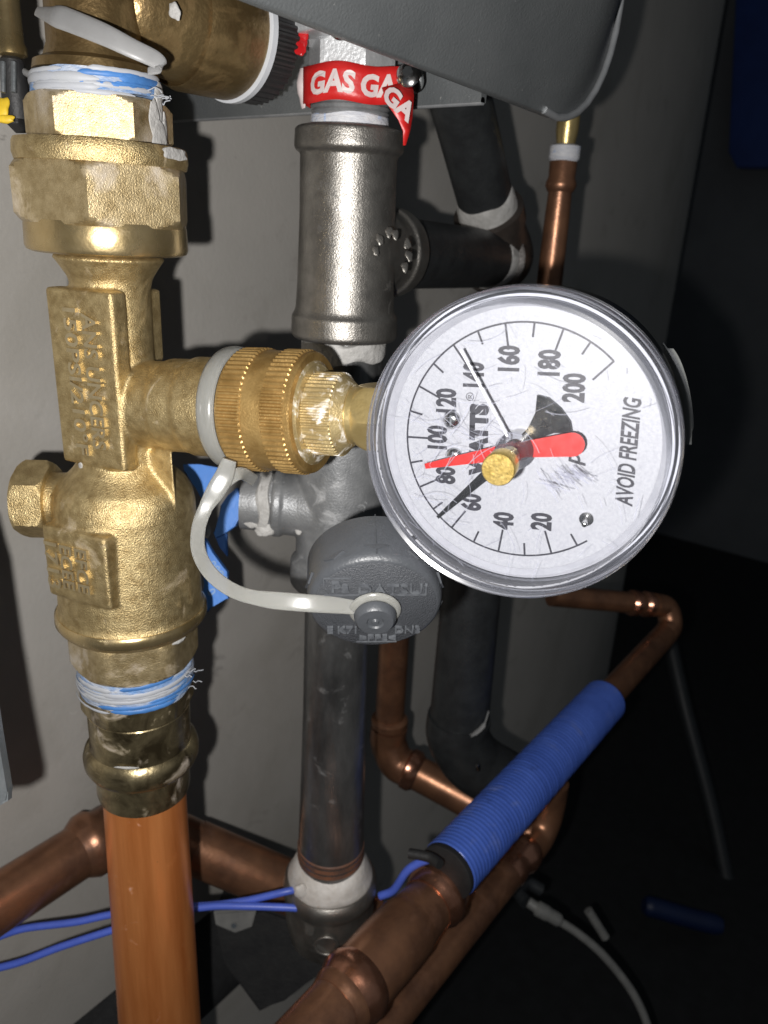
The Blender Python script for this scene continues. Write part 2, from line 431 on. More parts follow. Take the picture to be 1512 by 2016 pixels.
for i in range(len(out)): out[i] = Vector((out[i].x, YC, out[i].z - hp0.z + bottom(out[i].x)))
def cover_pt(x, k, off=0):
    """k 0..1 up the cover; the pressed front swells forward from its rim"""
    zb_ = bottom(x) if x < xr-rc else bottom(xr-rc) + rc - math.sqrt(max(0, rc*rc - (x-(xr-rc))**2))
    z = zb_ + (ZB+.32-zb_)*k
    e = min(1, (z-zb_)/.075); f = min(1, (xr-x)/.05)
    bul = .022*(1-(1-e)**2)*(1-(1-f)**2)
    return Vector((x, YC - bul + off, z))
xs_ = [xl + (xr-.055-xl)*i/14 for i in range(14)] + [xr-.055+.055*math.sin(math.pi/2*i/22) for i in range(23)]
ks_ = [(i/26)**2 for i in range(27)]
bm = bmesh.new(); ga = [[bm.verts.new(cover_pt(x, k)) for k in ks_] for x in xs_]; gb = [[bm.verts.new(cover_pt(x, k, .003)) for k in ks_] for x in xs_]
for i in range(len(xs_)-1):
    for j in range(len(ks_)-1):
        bm.faces.new((ga[i][j], ga[i+1][j], ga[i+1][j+1], ga[i][j+1])); bm.faces.new((gb[i][j], gb[i][j+1], gb[i+1][j+1], gb[i+1][j]))
    bm.faces.new((ga[i][0], gb[i][0], gb[i+1][0], ga[i+1][0]))
finish(bm, 'front_cover', heater_paint, th, 60)
# folded rim along the cover's edge
path = [Vector((xr-.048, YC-.0002, bottom(xr-.048)+.0010))] + [p + Vector((0, -.0008, 0)) for p in out[1:10]] + [Vector((xr, YC-.0008, ZB+.30))]
bm = bmesh.new(); tube(bm, path, .0013, 10); finish(bm, 'cover_edge', heater_edge, th)
# side wall of the casing, its inner face seen behind the valves, and the recessed bottom above
pe = on_cover(970, 186)
zu = ZB
bm = bmesh.new(); box(bm, Vector((pe.x+.0015, (YC+.004+WALL-.001)/2, ZB+.09)), X*.0015, Y*((WALL-.001-YC-.004)/2), UP*.09); finish(bm, 'side_panel', heater_paint, th)
bm = bmesh.new(); tube(bm, [Vector((pe.x+.0012, YC+.004, ZB+.0004)), Vector((pe.x+.0012, WALL-.002, ZB+.0004))], .0012, 10); finish(bm, 'side_edge', heater_edge, th)
bm = bmesh.new(); box(bm, Vector(((xl+pe.x)/2, (YC+.004+WALL-.001)/2, ZB+.15)), X*((pe.x-xl)/2-.001), Y*((WALL-.001-YC-.004)/2), UP*.01); finish(bm, 'underside_pan', heater_paint, th)
print('heater', ZB, pe, proj(Vector((pe.x, YC, zu))), proj(Vector((pe.x, WALL-.03, zu))), 'wall base', base)

def cyl_pt(axis, py, hw, az):
    """point on a vertical cylinder; az in degrees, 0 towards the camera, + to image left"""
    P = axis.p(py); r = pxr(P, hw); t = CAM-P; t.z = 0; t.normalize(); l = Vector((-t.y, t.x, 0)); l = l if l.dot(LEFT) > 0 else -l
    n = t*math.cos(R(az)) + l*math.sin(R(az))
    return P + n*r, n

# ------------------------------------------------------------------ brass column
BR = Vert(248, 1000, .22, UP - LEFT*.013)
TC = (CAM - BR.P); TC.z = 0; TC.normalize()          # from the column towards the camera
TL = UP.cross(TC)*-1                                   # towards image left
if TL.dot(LEFT) < 0: TL = -TL

# isolation valve at the top
th = thing('isolation_valve', 'tarnished brass isolation valve at the top left with a horizontal barrel and black knob', 'valve', BR.p(120))
L('neck', brass_tarn, th, BR, [(-190, 92), (95, 90), (122, 98), (132, 116), (150, 119)])
bd = X
b0 = BR.p(-12); b1 = along(b0, bd, px=450)
rb = pxr(b1, 120)
ln = (b1-b0).length
collar('barrel', brass_tarn, th, b0, bd, [(.004, rb*.55), (.006, rb*.66), (.010, rb*.70), (.018, rb*.82), (.026, rb*.90), (ln*.55, rb*.94), (ln*.62, rb), (ln-.001, rb*1.0), (ln, rb*.97)])
collar('gasket_ring', white_ring, th, b1, bd, [(0, rb*.97), (.0003, rb*1.035), (.0022, rb*1.035), (.0026, rb*.97)])
bm = bmesh.new(); knurl(bm, .0027, .012, rb*.93, rb*.985, 44, b1, bd); finish(bm, 'knob', black_rub, th)
# dark paint blot on the barrel
bq = at(352, 15, dep(b0)-rb*.93)
bm = bmesh.new(); blob(bm, b0 + (bq-b0).normalized()*0 + (at(345, 10, dep(along(b0, bd, px=345))) - along(b0, bd, px=345))*0 + at(345, 14, dep(along(b0, bd, px=345))-rb*1.015), ROT @ Vector((0, -.3, 1)), (.0044, .0024, .0009), 4); finish(bm, 'paint_blot', black_rub, th, 60)
bm = bmesh.new(); blob(bm, at(344, 22, dep(along(b0, bd, px=345))-rb*1.06), ROT @ Vector((0, -.3, 1)), (.0012, .0016, .0008), 9); finish(bm, 'dope_smear', dope, th, 60)
# plastic tie
dt = dep(BR.p(60)) - pxr(BR.p(60), 92)
tie = [at(72, 22, dt+.006), at(96, 28, dt+.001), at(120, 34, dt-.002), at(200, 66, dt-.0055), at(262, 96, dt-.0045), at(308, 118, dt-.002), at(316, 132, dt-.001), at(292, 140, dt)]
tp = smooth_path(tie, 8)
bm = bmesh.new(); wv = [.0011, .0019, .0027, .0025, .0022, .0020, .0016, .001]
rad = [wv[min(7, i//8)]*(1-(i % 8)/8) + wv[min(7, i//8+1)]*((i % 8)/8) for i in range(len(tp))]
tube(bm, tp, rad, 14, flat=.28, side=ROT @ Vector((.3, .95, 0)))
t2 = finish(bm, 'plastic_tie', nylon, None); tag(t2, 'white nylon tie draped slantwise across the brass valve neck', 'cable tie')

# thread seal above the union
tape_b1 = M('blue strand', (0.0595, 0.1870, 0.4675), rough=.5); tape_w1 = M('white strand', (0.3647, 0.3779, 0.3978), (0.3510, 0.3666, 0.4056), 200, rough=.55)
def wraps(axis, parent, r0, r1, hw, n, seed):
    """loose overlapping turns of tape, each a thin partial band"""
    g = random.Random(seed)
    for i in range(n):
        py = r0 + (r1-r0)*(i+.5)/n + g.uniform(-2, 2); a0 = g.uniform(-80, 40); a1 = a0 + g.uniform(40, 130); amp = g.uniform(0, 3.0); fz = g.uniform(0, 6)
        pts = [cyl_pt(axis, py + amp*math.sin(fz + a*.03), hw + .8 + g.uniform(-.4, .6), a)[0] for a in [a0 + (a1-a0)*k/14 for k in range(15)]]
        b = bmesh.new(); w_ = g.uniform(.0004, .0010)
        tube(b, pts, [w_*.2] + [w_*g.uniform(.8, 1.1) for _ in range(13)] + [w_*.2], 8, flat=.35, side=UP)
        finish(b, 'strand', tape_b1 if g.random() < .5 else tape_w1, parent, 60)
    for i in range(5):
        P, nn = cyl_pt(axis, r0 + (r1-r0)*g.random(), hw, g.uniform(-75, -45)); q = P
        pts = [q]
        for k in range(4): q = q + nn*g.uniform(.0002, .0008) + UP*g.uniform(-.0008, .0008) + (-LEFT)*g.uniform(0, .0008); pts.append(q)
        b = bmesh.new(); tube(b, smooth_path(pts, 3), .00016, 6); finish(b, 'frayed_thread', tape_w1, parent, 60)
th = thing('thread_tape', 'blue and white thread sealant smeared above the upper brass union', 'sealant', BR.p(196))
L('wrap', tape_blue, th, BR, [(149, 112), (152, 118), (165, 121), (180, 122), (193, 124), (196, 110)], segs=64, wob=.0003, lump=.008)
wraps(BR, th, 152, 196, 123, 10, 4)

# union
th = thing('pipe_union', 'large brass hexagonal union nut with white sealant smears above the relief valve', 'union', BR.p(400))
ph = math.atan2(TC.y, TC.x)
def uaz(deg): return (TC*math.cos(R(deg)) + TL*math.sin(R(deg))).normalized()
u0 = uaz(30)
nut('tailpiece', brass_hex, th, BR.P, BR.D, uaz(35), (BR.p(288)-BR.P).dot(BR.D), (BR.p(196)-BR.P).dot(BR.D), pxr(BR.p((196+288)/2), 120), 1.06, 1.02)
L('collar', brass_cast, th, BR, [(282, 140), (284, 160), (292, 163), (312, 164), (326, 160)])
nut('union_nut', brass_hex, th, BR.P, BR.D, uaz(10), (BR.p(446)-BR.P).dot(BR.D), (BR.p(322)-BR.P).dot(BR.D), pxr(BR.p((322+446)/2), 150), .99, 1.0, 1.152)
L('band', brass_bright, th, BR, [(436, 150), (446, 152), (486, 152), (494, 149), (498, 140)])
# drips of dope on the tailpiece
for (py, hw, az, r) in ((200, 125, -62, (.0016, .0036, .0008)), (225, 127, -60, (.0014, .0035, .0008)), (255, 129, -66, (.0012, .0034, .0008)), (300, 166, -52, (.0050, .0013, .0004)), (180, 124, -64, (.0022, .002, .001)), (268, 134, -52, (.0026, .0030, .0005)), (240, 132, -48, (.0014, .0040, .0004))):
    P, n = cyl_pt(BR, py, hw, az); bm = bmesh.new(); blob(bm, P, n, r, py); finish(bm, 'dope_smear', dope, th, 60)

# ------------------------------------------------------------------ pressure relief valve
th_rv = thing('relief_valve', 'cast brass pressure relief valve body with raised lettered plates and side outlet', 'relief valve', BR.p(1225))
NL = (TC*math.cos(R(42)) + TL*math.sin(R(42))).normalized()       # the plates face camera-left
NT = UP.cross(NL)
if NT.dot(LEFT) > 0: NT = -NT                                       # along the plate, towards image right
sdir = (ROT @ Vector((1, -.10, .36))).normalized()                 # outlet direction
O0 = BR.p(792)
def oat(px): return along(O0, sdir, px=px)
def ot(px): return (oat(px)-O0).dot(sdir)
bm = bmesh.new()
BR.lathe(bm, [(500, 98), (508, 106), (514, 100), (545, 80), (570, 74), (800, 72), (900, 80), (922, 96), (945, 120), (962, 130), (985, 134), (1180, 135), (1196, 140), (1208, 140), (1218, 130), (1226, 114), (1232, 98)])
lathe(bm, [(-.004, pxr(O0, 84)), (ot(300), pxr(oat(300), 84)), (ot(335), pxr(oat(335), 85)), (ot(345), pxr(oat(345), 91)), (ot(385), pxr(oat(385), 92)), (ot(395), pxr(oat(395), 97)), (ot(470), pxr(oat(470), 99))], O0, sdir)
# neck plates
rn = pxr(BR.p(730), 86)
zc = (BR.p(565).z + BR.p(898).z)/2; zh = (BR.p(565).z - BR.p(898).z)/2
pc = (BR.p(565)+BR.p(898))/2 + NL*(rn-.003)
box(bm, pc, NT*pxr(pc, 80), NL*.003, UP*zh, bev=.0009)
pc_b = BR.p(645) - NL*(rn-.003)
box(bm, pc_b, NT*pxr(pc, 50), NL*.003, UP*(BR.p(570).z - BR.p(645).z), bev=.0009)
# rib under the outlet
pr = along(BR.P, UP, py=930)
slab(bm, [oat(330)-UP*.010, BR.p(900)+sdir*.003, BR.p(985)+sdir*.014, BR.p(985)+sdir*.0185], TC*.004)
rl = pxr(BR.p(1066), 140)
zc2 = (BR.p(1000).z + BR.p(1130).z)/2; zh2 = (BR.p(1000).z - BR.p(1130).z)/2
pc2 = (BR.p(1000)+BR.p(1130))/2 + NL*(rl-.004)
box(bm, pc2, NT*pxr(pc2, 78), NL*.004, UP*zh2, bev=.0009)
# boss for the side plug
SP = BR.p(988)
SL = (LEFT*.97 + (-FWD)*.05).normalized()
lathe(bm, [(0, .0085), (pxr(SP, 150), .0085), (pxr(SP, 155), .0085)], SP, SL)
body = finish(bm, 'body', brass_cast, th_rv, 0)
md = body.modifiers.new('weld', 'REMESH'); md.mode = 'VOXEL'; md.voxel_size = .00052; md.use_smooth_shade = True
sm = body.modifiers.new('soften', 'SMOOTH'); sm.factor = .5; sm.iterations = 5
# cast lettering
def cast(s, size, org, parent, ext=.0007, nx=NL, down=-UP, tops=NT, sx=1.0):
    b = text_bm(s, size, ext, off=.00012, sx=sx); put(b, org, down, tops, nx); return finish(b, 'cast_lettering', brass_cast, parent, 30)
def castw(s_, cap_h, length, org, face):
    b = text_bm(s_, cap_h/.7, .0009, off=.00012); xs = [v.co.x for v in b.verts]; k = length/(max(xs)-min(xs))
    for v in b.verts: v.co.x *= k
    put(b, org + NL*face, -UP, NL.cross(-UP), NL); finish(b, 'cast_lettering', MATS.get('glint-toned raised brass') or M('glint-toned raised brass', (.66, .56, .36), (.54, .44, .26), 300, metal=.9, rough=.34), body, 30)  # paler letter brass stands in for glints on the casting
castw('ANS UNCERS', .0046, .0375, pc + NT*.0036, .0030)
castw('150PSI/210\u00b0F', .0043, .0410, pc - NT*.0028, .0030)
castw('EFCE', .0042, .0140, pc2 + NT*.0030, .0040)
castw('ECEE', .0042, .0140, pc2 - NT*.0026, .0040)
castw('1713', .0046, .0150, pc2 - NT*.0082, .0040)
# side plug
u_, v_, w_ = frame(SL)
nut('side_plug', brass_cast, th_rv, SP, SL, (UP*math.cos(.16) + SL.cross(UP)*math.sin(.16)).normalized(), pxr(SP, 138), pxr(SP, 198), .0106, 1.03, 1.03)
# machined lip and wrench flats at the bottom
L('lip', brass_bright, th_rv, BR, [(1188, 139), (1192, 142.5), (1204, 142.5), (1209, 139)])
nut('wrench_flats', brass_hex, th_rv, BR.P, BR.D, uaz(30), (BR.p(1293)-BR.P).dot(BR.D), (BR.p(1222)-BR.P).dot(BR.D), pxr(BR.p((1222+1293)/2), 110), .98, 1.06, 1.10)
for (py, hw, az, r) in ((896, 84, 66, (.0010, .0022, .0007)), (1226, 122, -40, (.0022, .0006, .0005))):
    P, n = cyl_pt(BR, py, hw, az); bm = bmesh.new(); blob(bm, P, n, r, py); finish(bm, 'dope_smear', dope, th_rv, 60)

# lower thread tape, press adapter, copper drop pipe
th = thing('thread_tape', 'blue and white thread sealant band below the relief valve body', 'sealant', BR.p(1343))
L('wrap', tape_blue, th, BR, [(1290, 100), (1294, 108), (1310, 110), (1326, 109), (1338, 107), (1343, 98)], segs=72, wob=.0004, lump=.010)
wraps(BR, th, 1292, 1342, 110.5, 11, 9)
th = thing('press_adapter', 'brass press adapter with a rounded crimp ring above the copper pipe', 'pipe fitting', BR.p(1560))
nut('flats', brass_press, th, BR.P, BR.D, uaz(28), (BR.p(1382)-BR.P).dot(BR.D), (BR.p(1334)-BR.P).dot(BR.D), pxr(BR.p((1334+1382)/2), 97), 1.0, 1.02, 1.10)
L('sleeve', brass_press, th, BR, [(1380, 93), (1384, 97), (1440, 95), (1454, 97)])
L('crimp_ring', brass_press, th, BR, [(1450, 96), (1454, 101), (1461, 106), (1471, 109), (1482, 108), (1490, 103), (1496, 96), (1499, 90)])
L('skirt', brass_press, th, BR, [(1494, 90), (1504, 88), (1540, 88), (1548, 86), (1551, 80)])
for (py, hw, az, r) in ((1446, 98, 18, (.0030, .0004, .0002)),):
    P, n = cyl_pt(BR, py, hw, az); bm = bmesh.new(); blob(bm, P, n, r, py); finish(bm, 'dope_smear', dope, th, 60)
o = L('copper_pipe', copper_front, None, BR, [(1550, 78.5), (1700, 78), (2016, 77), (2140, 77)])
tag(o, 'bright orange copper pipe dropping from the brass press adapter in front', 'pipe')

# ------------------------------------------------------------------ pressure gauge with its hose coupling
n_g = (ROT @ Vector((-.40, -.34, 1))); n_g = (n_g - sdir*n_g.dot(sdir)).normalized()
GU = -sdir; GR = GU.cross(n_g)                       # dial up (image left) and dial right (image up)
gc0 = oat(1035)
GC = at(1024, 874, dep(gc0)-.0125)                          # dial centre
RG = pxr(GC, 302)
print('gauge r', RG, 'depth', dep(GC))
tg = thing('pressure_gauge', 'round water test gauge with silver dial, red pointer and knurled brass hose coupling', 'gauge', GC)
def gp(x, y, z=0): return GC + GR*x + GU*y + n_g*z
k_ = RG
# case
collar('case', case_m, tg, GC, n_g, [(-.026, k_*.90), (-.025, k_*.97), (-.004, k_*.985), (-.002, k_*.97), (-.0015, k_*.93)], segs=96)
dial = collar('dial', dial_m, tg, GC, n_g, [(-.0012, k_*.90), (0, k_*.90)], segs=96)
collar('bezel', inner_ring, tg, GC, n_g, [(-.0004, k_*.925), (.0012, k_*.922), (.0014, k_*.905), (.0002, k_*.872)], segs=96, cap=False)
rim_grey = M('lilac grey rim step', (.50, .51, .56), (.42, .43, .47), 160, rough=.35)
collar('rim_step', rim_grey, tg, GC, n_g, [(-.0030, k_*.948), (-.0006, k_*.946), (-.0004, k_*.928)], segs=96, cap=False)
collar('rim_groove', case_m, tg, GC, n_g, [(-.0034, k_*.964), (-.0030, k_*.947)], segs=96, cap=False)
collar('rim_step', rim_grey, tg, GC, n_g, [(-.0030, k_*.982), (-.0012, k_*.978), (-.0012, k_*.966), (-.0034, k_*.963)], segs=96, cap=False)
ty = .0085                                             # crystal height above the dial
collar('crystal', lens_m, tg, GC, n_g, [(ty, k_*.90), (ty+.0012, k_*.90)], segs=96)
collar('crystal_rim', rim_m, tg, GC, n_g, [(-.003, k_*.985), (-.003, k_*1.0), (.0006, k_*1.0), (.0010, k_*.985), (.0020, k_*.985), (.0024, k_*.998), (.0052, k_*.992), (.0056, k_*.975), (.0066, k_*.974), (.0070, k_*.984), (ty+.0006, k_*.975), (ty+.0016, k_*.955), (ty+.0012, k_*.93), (ty+.0004, k_*.925), (ty+.0004, k_*.90), (ty-.0008, k_*.90), (.0014, k_*.925)], segs=128, cap=False, smooth=25)
# printed scale, standing 0.05 mm proud of the dial
bm = bmesh.new()
def strip(bm, pts, wd, z, closed=False):
    n = len(pts); a = []; b = []
    for i, (x, y) in enumerate(pts):
        x0, y0 = pts[max(i-1, 0)]; x1, y1 = pts[min(i+1, n-1)]
        dx, dy = x1-x0, y1-y0; l = math.hypot(dx, dy) or 1
        nx, ny = -dy/l*wd/2, dx/l*wd/2
        a.append(bm.verts.new(gp(x+nx, y+ny, z))); b.append(bm.verts.new(gp(x-nx, y-ny, z)))
    for i in range(n-1): bm.faces.new((a[i], a[i+1], b[i+1], b[i]))
ra = k_*.775
def pol(a, r): return (math.sin(R(a))*r, math.cos(R(a))*r)      # a clockwise from dial top
def vang(v): return (v-100)*1.35
sc_pts = [pol(a, ra) for a in [vang(6)+i*(vang(200)-vang(6))/120 for i in range(121)]]
strip(bm, sc_pts, .00042, .00006)
for v in range(10, 201, 10):
    a = vang(v); maj = v % 20 == 0
    strip(bm, [pol(a, ra+.0001), pol(a, ra-(k_*.165 if maj else k_*.09))], .00046, .00010)
finish(bm, 'scale', ink, dial, 0)
for v in range(20, 201, 20):
    a = vang(v); s_ = str(v); x, y = pol(a, k_*(.555 if v in (80, 100, 120) else .53 if v not in (20, 40, 160, 180) else .545))
    if v == 200: x, y = pol(a-4, k_*.50)
    if v == 100: y -= k_*.0
    b = text_bm(s_, .0062, .00002, off=.00028, sx=.66); put(b, gp(x, y, .00009), GR, GU, n_g); finish(b, 'numeral', ink, dial, 0)
for s_, size, x, y, sx, sh, of in (('WATTS', .0052, .0004, k_*.27, .92, 0, .00042), ('\u00ae', .0026, .0102, k_*.335, 1, 0, 0), ('psi', .0052, -.0012, -k_*.34, .95, .25, .0001), ('AVOID FREEZING', .0050, -.0005, -k_*.68, .60, .22, .00014)):
    b = text_bm(s_, size, .00002, off=of, sx=sx, shear=sh); put(b, gp(x, y, .00009), GR, GU, n_g); finish(b, 'lettering', ink, dial, 0)
# screws and stop pin
for (px, py) in ((880, 833), (878, 912)):
    P = at(px, py, dep(GC)); q = P-GC; x, y = q.dot(GR), q.dot(GU); P = gp(x, y, 0)
    s_o = collar('screw', chrome, tg, P, n_g, [(0, .0021), (.0004, .0021), (.0010, .0016), (.0013, .0008)], segs=20)
    b = bmesh.new(); box(b, P+n_g*.0012, GR*.0012, GU*.0002, n_g*.0002); finish(b, 'slot', steel, s_o, 0)
P = at(1155, 1020, dep(GC)); q = P-GC; P = gp(q.dot(GR), q.dot(GU), 0)
collar('stop_pin', chrome, tg, P, n_g, [(0, .0016), (.0006, .0016), (.0007, .0007), (.0045, .0006), (.0047, .0003)], segs=16)
# black pointer (height 2 mm), red maximum pointer (6.5 mm), both about the centre
def pointer(name, mat, ang, shape, z, th_):
    dx, dy = pol(ang, 1); ex, ey = (dy, -dx), (dx, dy)
    pts = [gp(ex[0]*a + ey[0]*b_, ex[1]*a + ey[1]*b_, z) for a, b_ in shape]
    b = bmesh.new(); slab(b, pts, n_g*th_); return finish(b, name, mat, tg, 30)
def ang_to(px, py, z=0):
    r = ray(px, py); t = ((GC + n_g*z) - CAM).dot(n_g)/r.dot(n_g); q = CAM + r*t - (GC + n_g*z)
    return math.degrees(math.atan2(q.dot(GR), q.dot(GU))), math.hypot(q.dot(GR), q.dot(GU))
zb = .0022
a_b, r_b = ang_to(862, 1018, zb); a_t, r_t = ang_to(1093, 812, zb)
print('black', a_b, r_b, a_t, r_t)
pointer('black_pointer', blk_pt, a_b, [(-.0004, r_b), (.0004, r_b), (.0012, r_b*.35), (.0010, 0), (-.0010, 0), (-.0012, r_b*.35)], zb, .0004)
tail = [(-.0012, -.002), (.0012, -.002), (.0016, .0045), (.0030, r_t*.72), (.0056, r_t*.98)]
tail += [(.0035, r_t*1.10), (0, r_t*1.14), (-.0035, r_t*1.10)] + [(-.0056, r_t*.98), (-.0030, r_t*.72), (-.0016, .0045)]
pointer('pointer_tail', blk_pt, a_b+180, tail, zb+.0001, .0004)
zr = .0058
a_r, r_r = ang_to(838, 917, zr); a_rt, r_rt = ang_to(1152, 872, zr)
print('red', a_r, r_r, a_rt, r_rt)
pointer('red_pointer', red_pt, a_r, [(-.0006, r_r), (.0006, r_r), (.0019, 0), (-.0019, 0)], zr, .0005)
w2 = .0026
pointer('red_pointer_tail', red_pt, a_rt, [(-.0015, -.001), (.0015, -.001)] + [(w2*math.cos(R(a)), r_rt-w2+w2*math.sin(R(a))) for a in range(0, 181, 20)], zr+.0001, .0005)
collar('pointer_hub', chrome, tg, GC, n_g, [(0, .0036), (.001, .0036), (.0022, .0030), (.0055, .0024)], segs=28)
collar('hub_sleeve', rim_m, tg, GC, n_g, [(.0064, .0042), (.0074, .0042), (.0084, .0035), (.0185, .0033)], segs=32)
collar('knob', knob_brass, tg, GC, n_g, [(.0110, .0020), (.0180, .0020), (.0182, .0033), (.0228, .0034), (.0231, .0032)], segs=40)
# wire and scratches on the crystal
def on_glass(px, py, z): 
    r = ray(px, py); t = ((GC + n_g*z) - CAM).dot(n_g)/r.dot(n_g); q = CAM + r*t - (GC + n_g*z); return q.dot(GR), q.dot(GU)
bm = bmesh.new()
p0 = gp(*on_glass(906, 690, ty), ty-.0006); p1 = gp(*on_glass(1000, 864, ty), ty-.0006)
tube(bm, [p0, p1], .00030, 8); finish(bm, 'stop_wire', M('white wire', (.75, .75, .8), rough=.3), tg)
bm = bmesh.new(); zs = ty+.00126
def scr(px, py, a, ln, curve, wd):
    x, y = on_glass(px, py, zs); pts = []
    for i in range(9):
        s_ = (i/8-.5)*ln; pts.append((x+math.cos(a)*s_ - math.sin(a)*curve*s_*s_*60, y+math.sin(a)*s_ + math.cos(a)*curve*s_*s_*60))
    strip(bm, pts, wd, zs)
rs = random.Random(3)
for i in range(75):
    r_ = k_*.84*math.sqrt(rs.random()); a = rs.uniform(0, 6.283)
    q = proj(gp(math.sin(a)*r_, math.cos(a)*r_, zs))
    scr(q[0], q[1], rs.uniform(0, 3.14), rs.choice((.0012, .002, .003, .005, .008)), rs.uniform(-1, 1), rs.uniform(.00006, .00016))
for i in range(40):
    scr(rs.gauss(905, 45), rs.gauss(880, 60), rs.uniform(0, 3.14), rs.uniform(.003, .012), rs.uniform(-1.5, 1.5), rs.uniform(.00007, .00018))
for i in range(46):                                     # the scuffed patch beside the hub
    t_ = rs.random(); scr(1075+t_*70+rs.gauss(0, 5), 955-t_*22+rs.gauss(0, 9)*(1.3-t_), rs.uniform(-.4, .5)+.9, rs.uniform(.002, .006), rs.uniform(-1, 1), rs.uniform(.0001, .00028))
o = finish(bm, 'scratches', scratch_m, tg, 0); o['kind'] = 'stuff'
# swing tab on the right of the case
bm = bmesh.new()
tb = [at(1304, 676, dep(GC)+.013), at(1328, 712, dep(GC)+.013), at(1345, 765, dep(GC)+.013), at(1354, 825, dep(GC)+.014), at(1354, 875, dep(GC)+.015)]
tube(bm, smooth_path(tb, 6), [.0003]*3+[.0013]*18+[.0009]*4, 10, flat=.3, view=True); finish(bm, 'case_tab', pvc, tg)
# hose coupling: swivel nut, small knurled insert, hex stem
def seg(name, mat, px0, px1, hw0, hw1, e=.0004, **k):
    a, b_ = ot(px0), ot(px1); r0, r1 = pxr(oat(px0), hw0), pxr(oat(px1), hw1)
    return collar(name, mat, tg, O0, sdir, [(a, r0-e), (a+e, r0), (b_-e, r1), (b_, r1-e)], **k)
bm = bmesh.new(); r_ = pxr(oat(520), 117)
knurl(bm, ot(488), ot(532), r_, r_+.00055, 64, O0, sdir); finish(bm, 'knurled_band', brass_knurl, tg, 25)
seg('swivel_nut', brass_knurl, 484, 622, 116, 119)
bm = bmesh.new(); knurl(bm, ot(568), ot(612), pxr(oat(590), 118), pxr(oat(590), 118)+.00055, 64, O0, sdir); finish(bm, 'knurled_band', brass_knurl, tg, 25)
seg('nut_face', brass_knurl_w, 618, 626, 106, 98, e=.0003)
bm = bmesh.new(); knurl(bm, ot(624), ot(680), pxr(oat(650), 78), pxr(oat(650), 78)+.0005, 50, O0, sdir); finish(bm, 'knurled_insert', brass_knurl_w, tg, 25)
seg('insert_core', brass_knurl_w, 622, 684, 76, 77)
seg('insert_taper', brass_knurl_w, 682, 698, 74, 62, e=.0002)
seg('stem_collar', brass_clean, 694, 716, 57, 56)
a0, a1 = ot(712), (GC-O0).dot(sdir) - RG*.8
stem_r = pxr(oat(720), 70)
nut('hex_stem', brass_clean, tg, O0, sdir, n_g, a0, a1, stem_r*.88, 1.0, 1.1, 1.14)
# socket joining the stem to the gauge case (the dial sits off the stem axis)
bm = bmesh.new(); pe_ = O0 + sdir*a1; box(bm, pe_ + sdir*.004 - n_g*.004, sdir*.008, GR*.006, n_g*.006, bev=.001); finish(bm, 'case_socket', case_m, tg)

# ------------------------------------------------------------------ plastic cap on its strap
CD = .190
cc = at(738, 1194, CD)
cn = (ROT @ Vector((.035, -.67, .74))).normalized()
cxr = (ROT @ Vector((1, -.045, 0))); cxr = (cxr - cn*cxr.dot(cn)).normalized(); cup = cn.cross(cxr)
rc_ = pxr(cc, 132); LN = .0150
tcp = thing('hose_cap', 'dark grey moulded plastic hose cap hanging below the gauge', 'cap', cc)
collar('shell', cap_plastic, tcp, cc, cn, [(-LN, rc_*.99), (-LN+.0005, rc_*1.035), (-.0026, rc_*1.02), (-.0010, rc_*.985), (-.0003, rc_*.93)], segs=80, u=cxr)
cface = collar('face', cap_face, tcp, cc, cn, [(-.001, rc_*.9), (-.0002, rc_*.92), (.0, rc_*.90), (.0, 1e-5)], segs=80, u=cxr, cap=False)
# grip notches round the wall
for k in range(10):
    a = R(18 + k*36); dr = cxr*math.cos(a) + cup*math.sin(a); tg_ = cn.cross(dr)
    bm = bmesh.new(); P = cc - cn*.0040 + dr*(rc_*1.004)
    pts = [P - tg_*.0030, P + cn*.0012, P + tg_*.0030, P - cn*.0004]
    slab(bm, pts, dr*.0007, 0); finish(bm, 'grip_notch', cap_edge_lit if False else cap_plastic, tcp, 25)
# mould seam
bm = bmesh.new(); P = cc + cup*(rc_*1.032) - cn*(LN*.55); box(bm, P, cxr*.00012, cup*.0002, cn*LN*.45); finish(bm, 'mould_seam', cap_plastic, tcp, 0)
cap_edge_lit = M('edge-lit cap lettering', (.105, .112, .122), (.060, .064, .072), 500, rough=.35)  # lighter cap grey: bright letter edges painted into the colour
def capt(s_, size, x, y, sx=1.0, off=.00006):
    b = text_bm(s_, size, .0005, off=off, sx=sx); put(b, cc + cxr*x + cup*y + cn*.0002, cxr, cup, cn); finish(b, 'raised_lettering', cap_edge_lit, cface, 30)
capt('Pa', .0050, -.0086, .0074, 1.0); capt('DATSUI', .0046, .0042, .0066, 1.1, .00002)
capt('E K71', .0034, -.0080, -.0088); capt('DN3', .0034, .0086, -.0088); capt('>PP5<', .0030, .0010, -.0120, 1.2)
bm = bmesh.new()
for (x0, y0, x1, y1) in ((-.0125, .0104, -.0060, .0104), (-.0125, .0104, -.0125, .0078), (-.0125, .0044, .0125, .0044), (-.0045, -.0138, .006, -.0138)):
    a = cc + cxr*x0 + cup*y0; b_ = cc + cxr*x1 + cup*y1; d = (b_-a); c_ = (a+b_)/2 + cn*.0001
    d2 = cn.cross(d).normalized(); box(bm, c_, d/2, d2*.00012, cn*.0002)
finish(bm, 'raised_lines', cap_edge_lit, cface, 0)
# rivet
rv = cc - cup*.0000
collar('rivet', cap_plastic, tcp, rv, cn, [(0, .0032), (.0024, .0032), (.0025, .0050), (.0030, .0053), (.0046, .0050), (.0052, .0044), (.0053, .0022), (.0049, .0018), (.0049, .0010), (.0054, .0006)], segs=40)
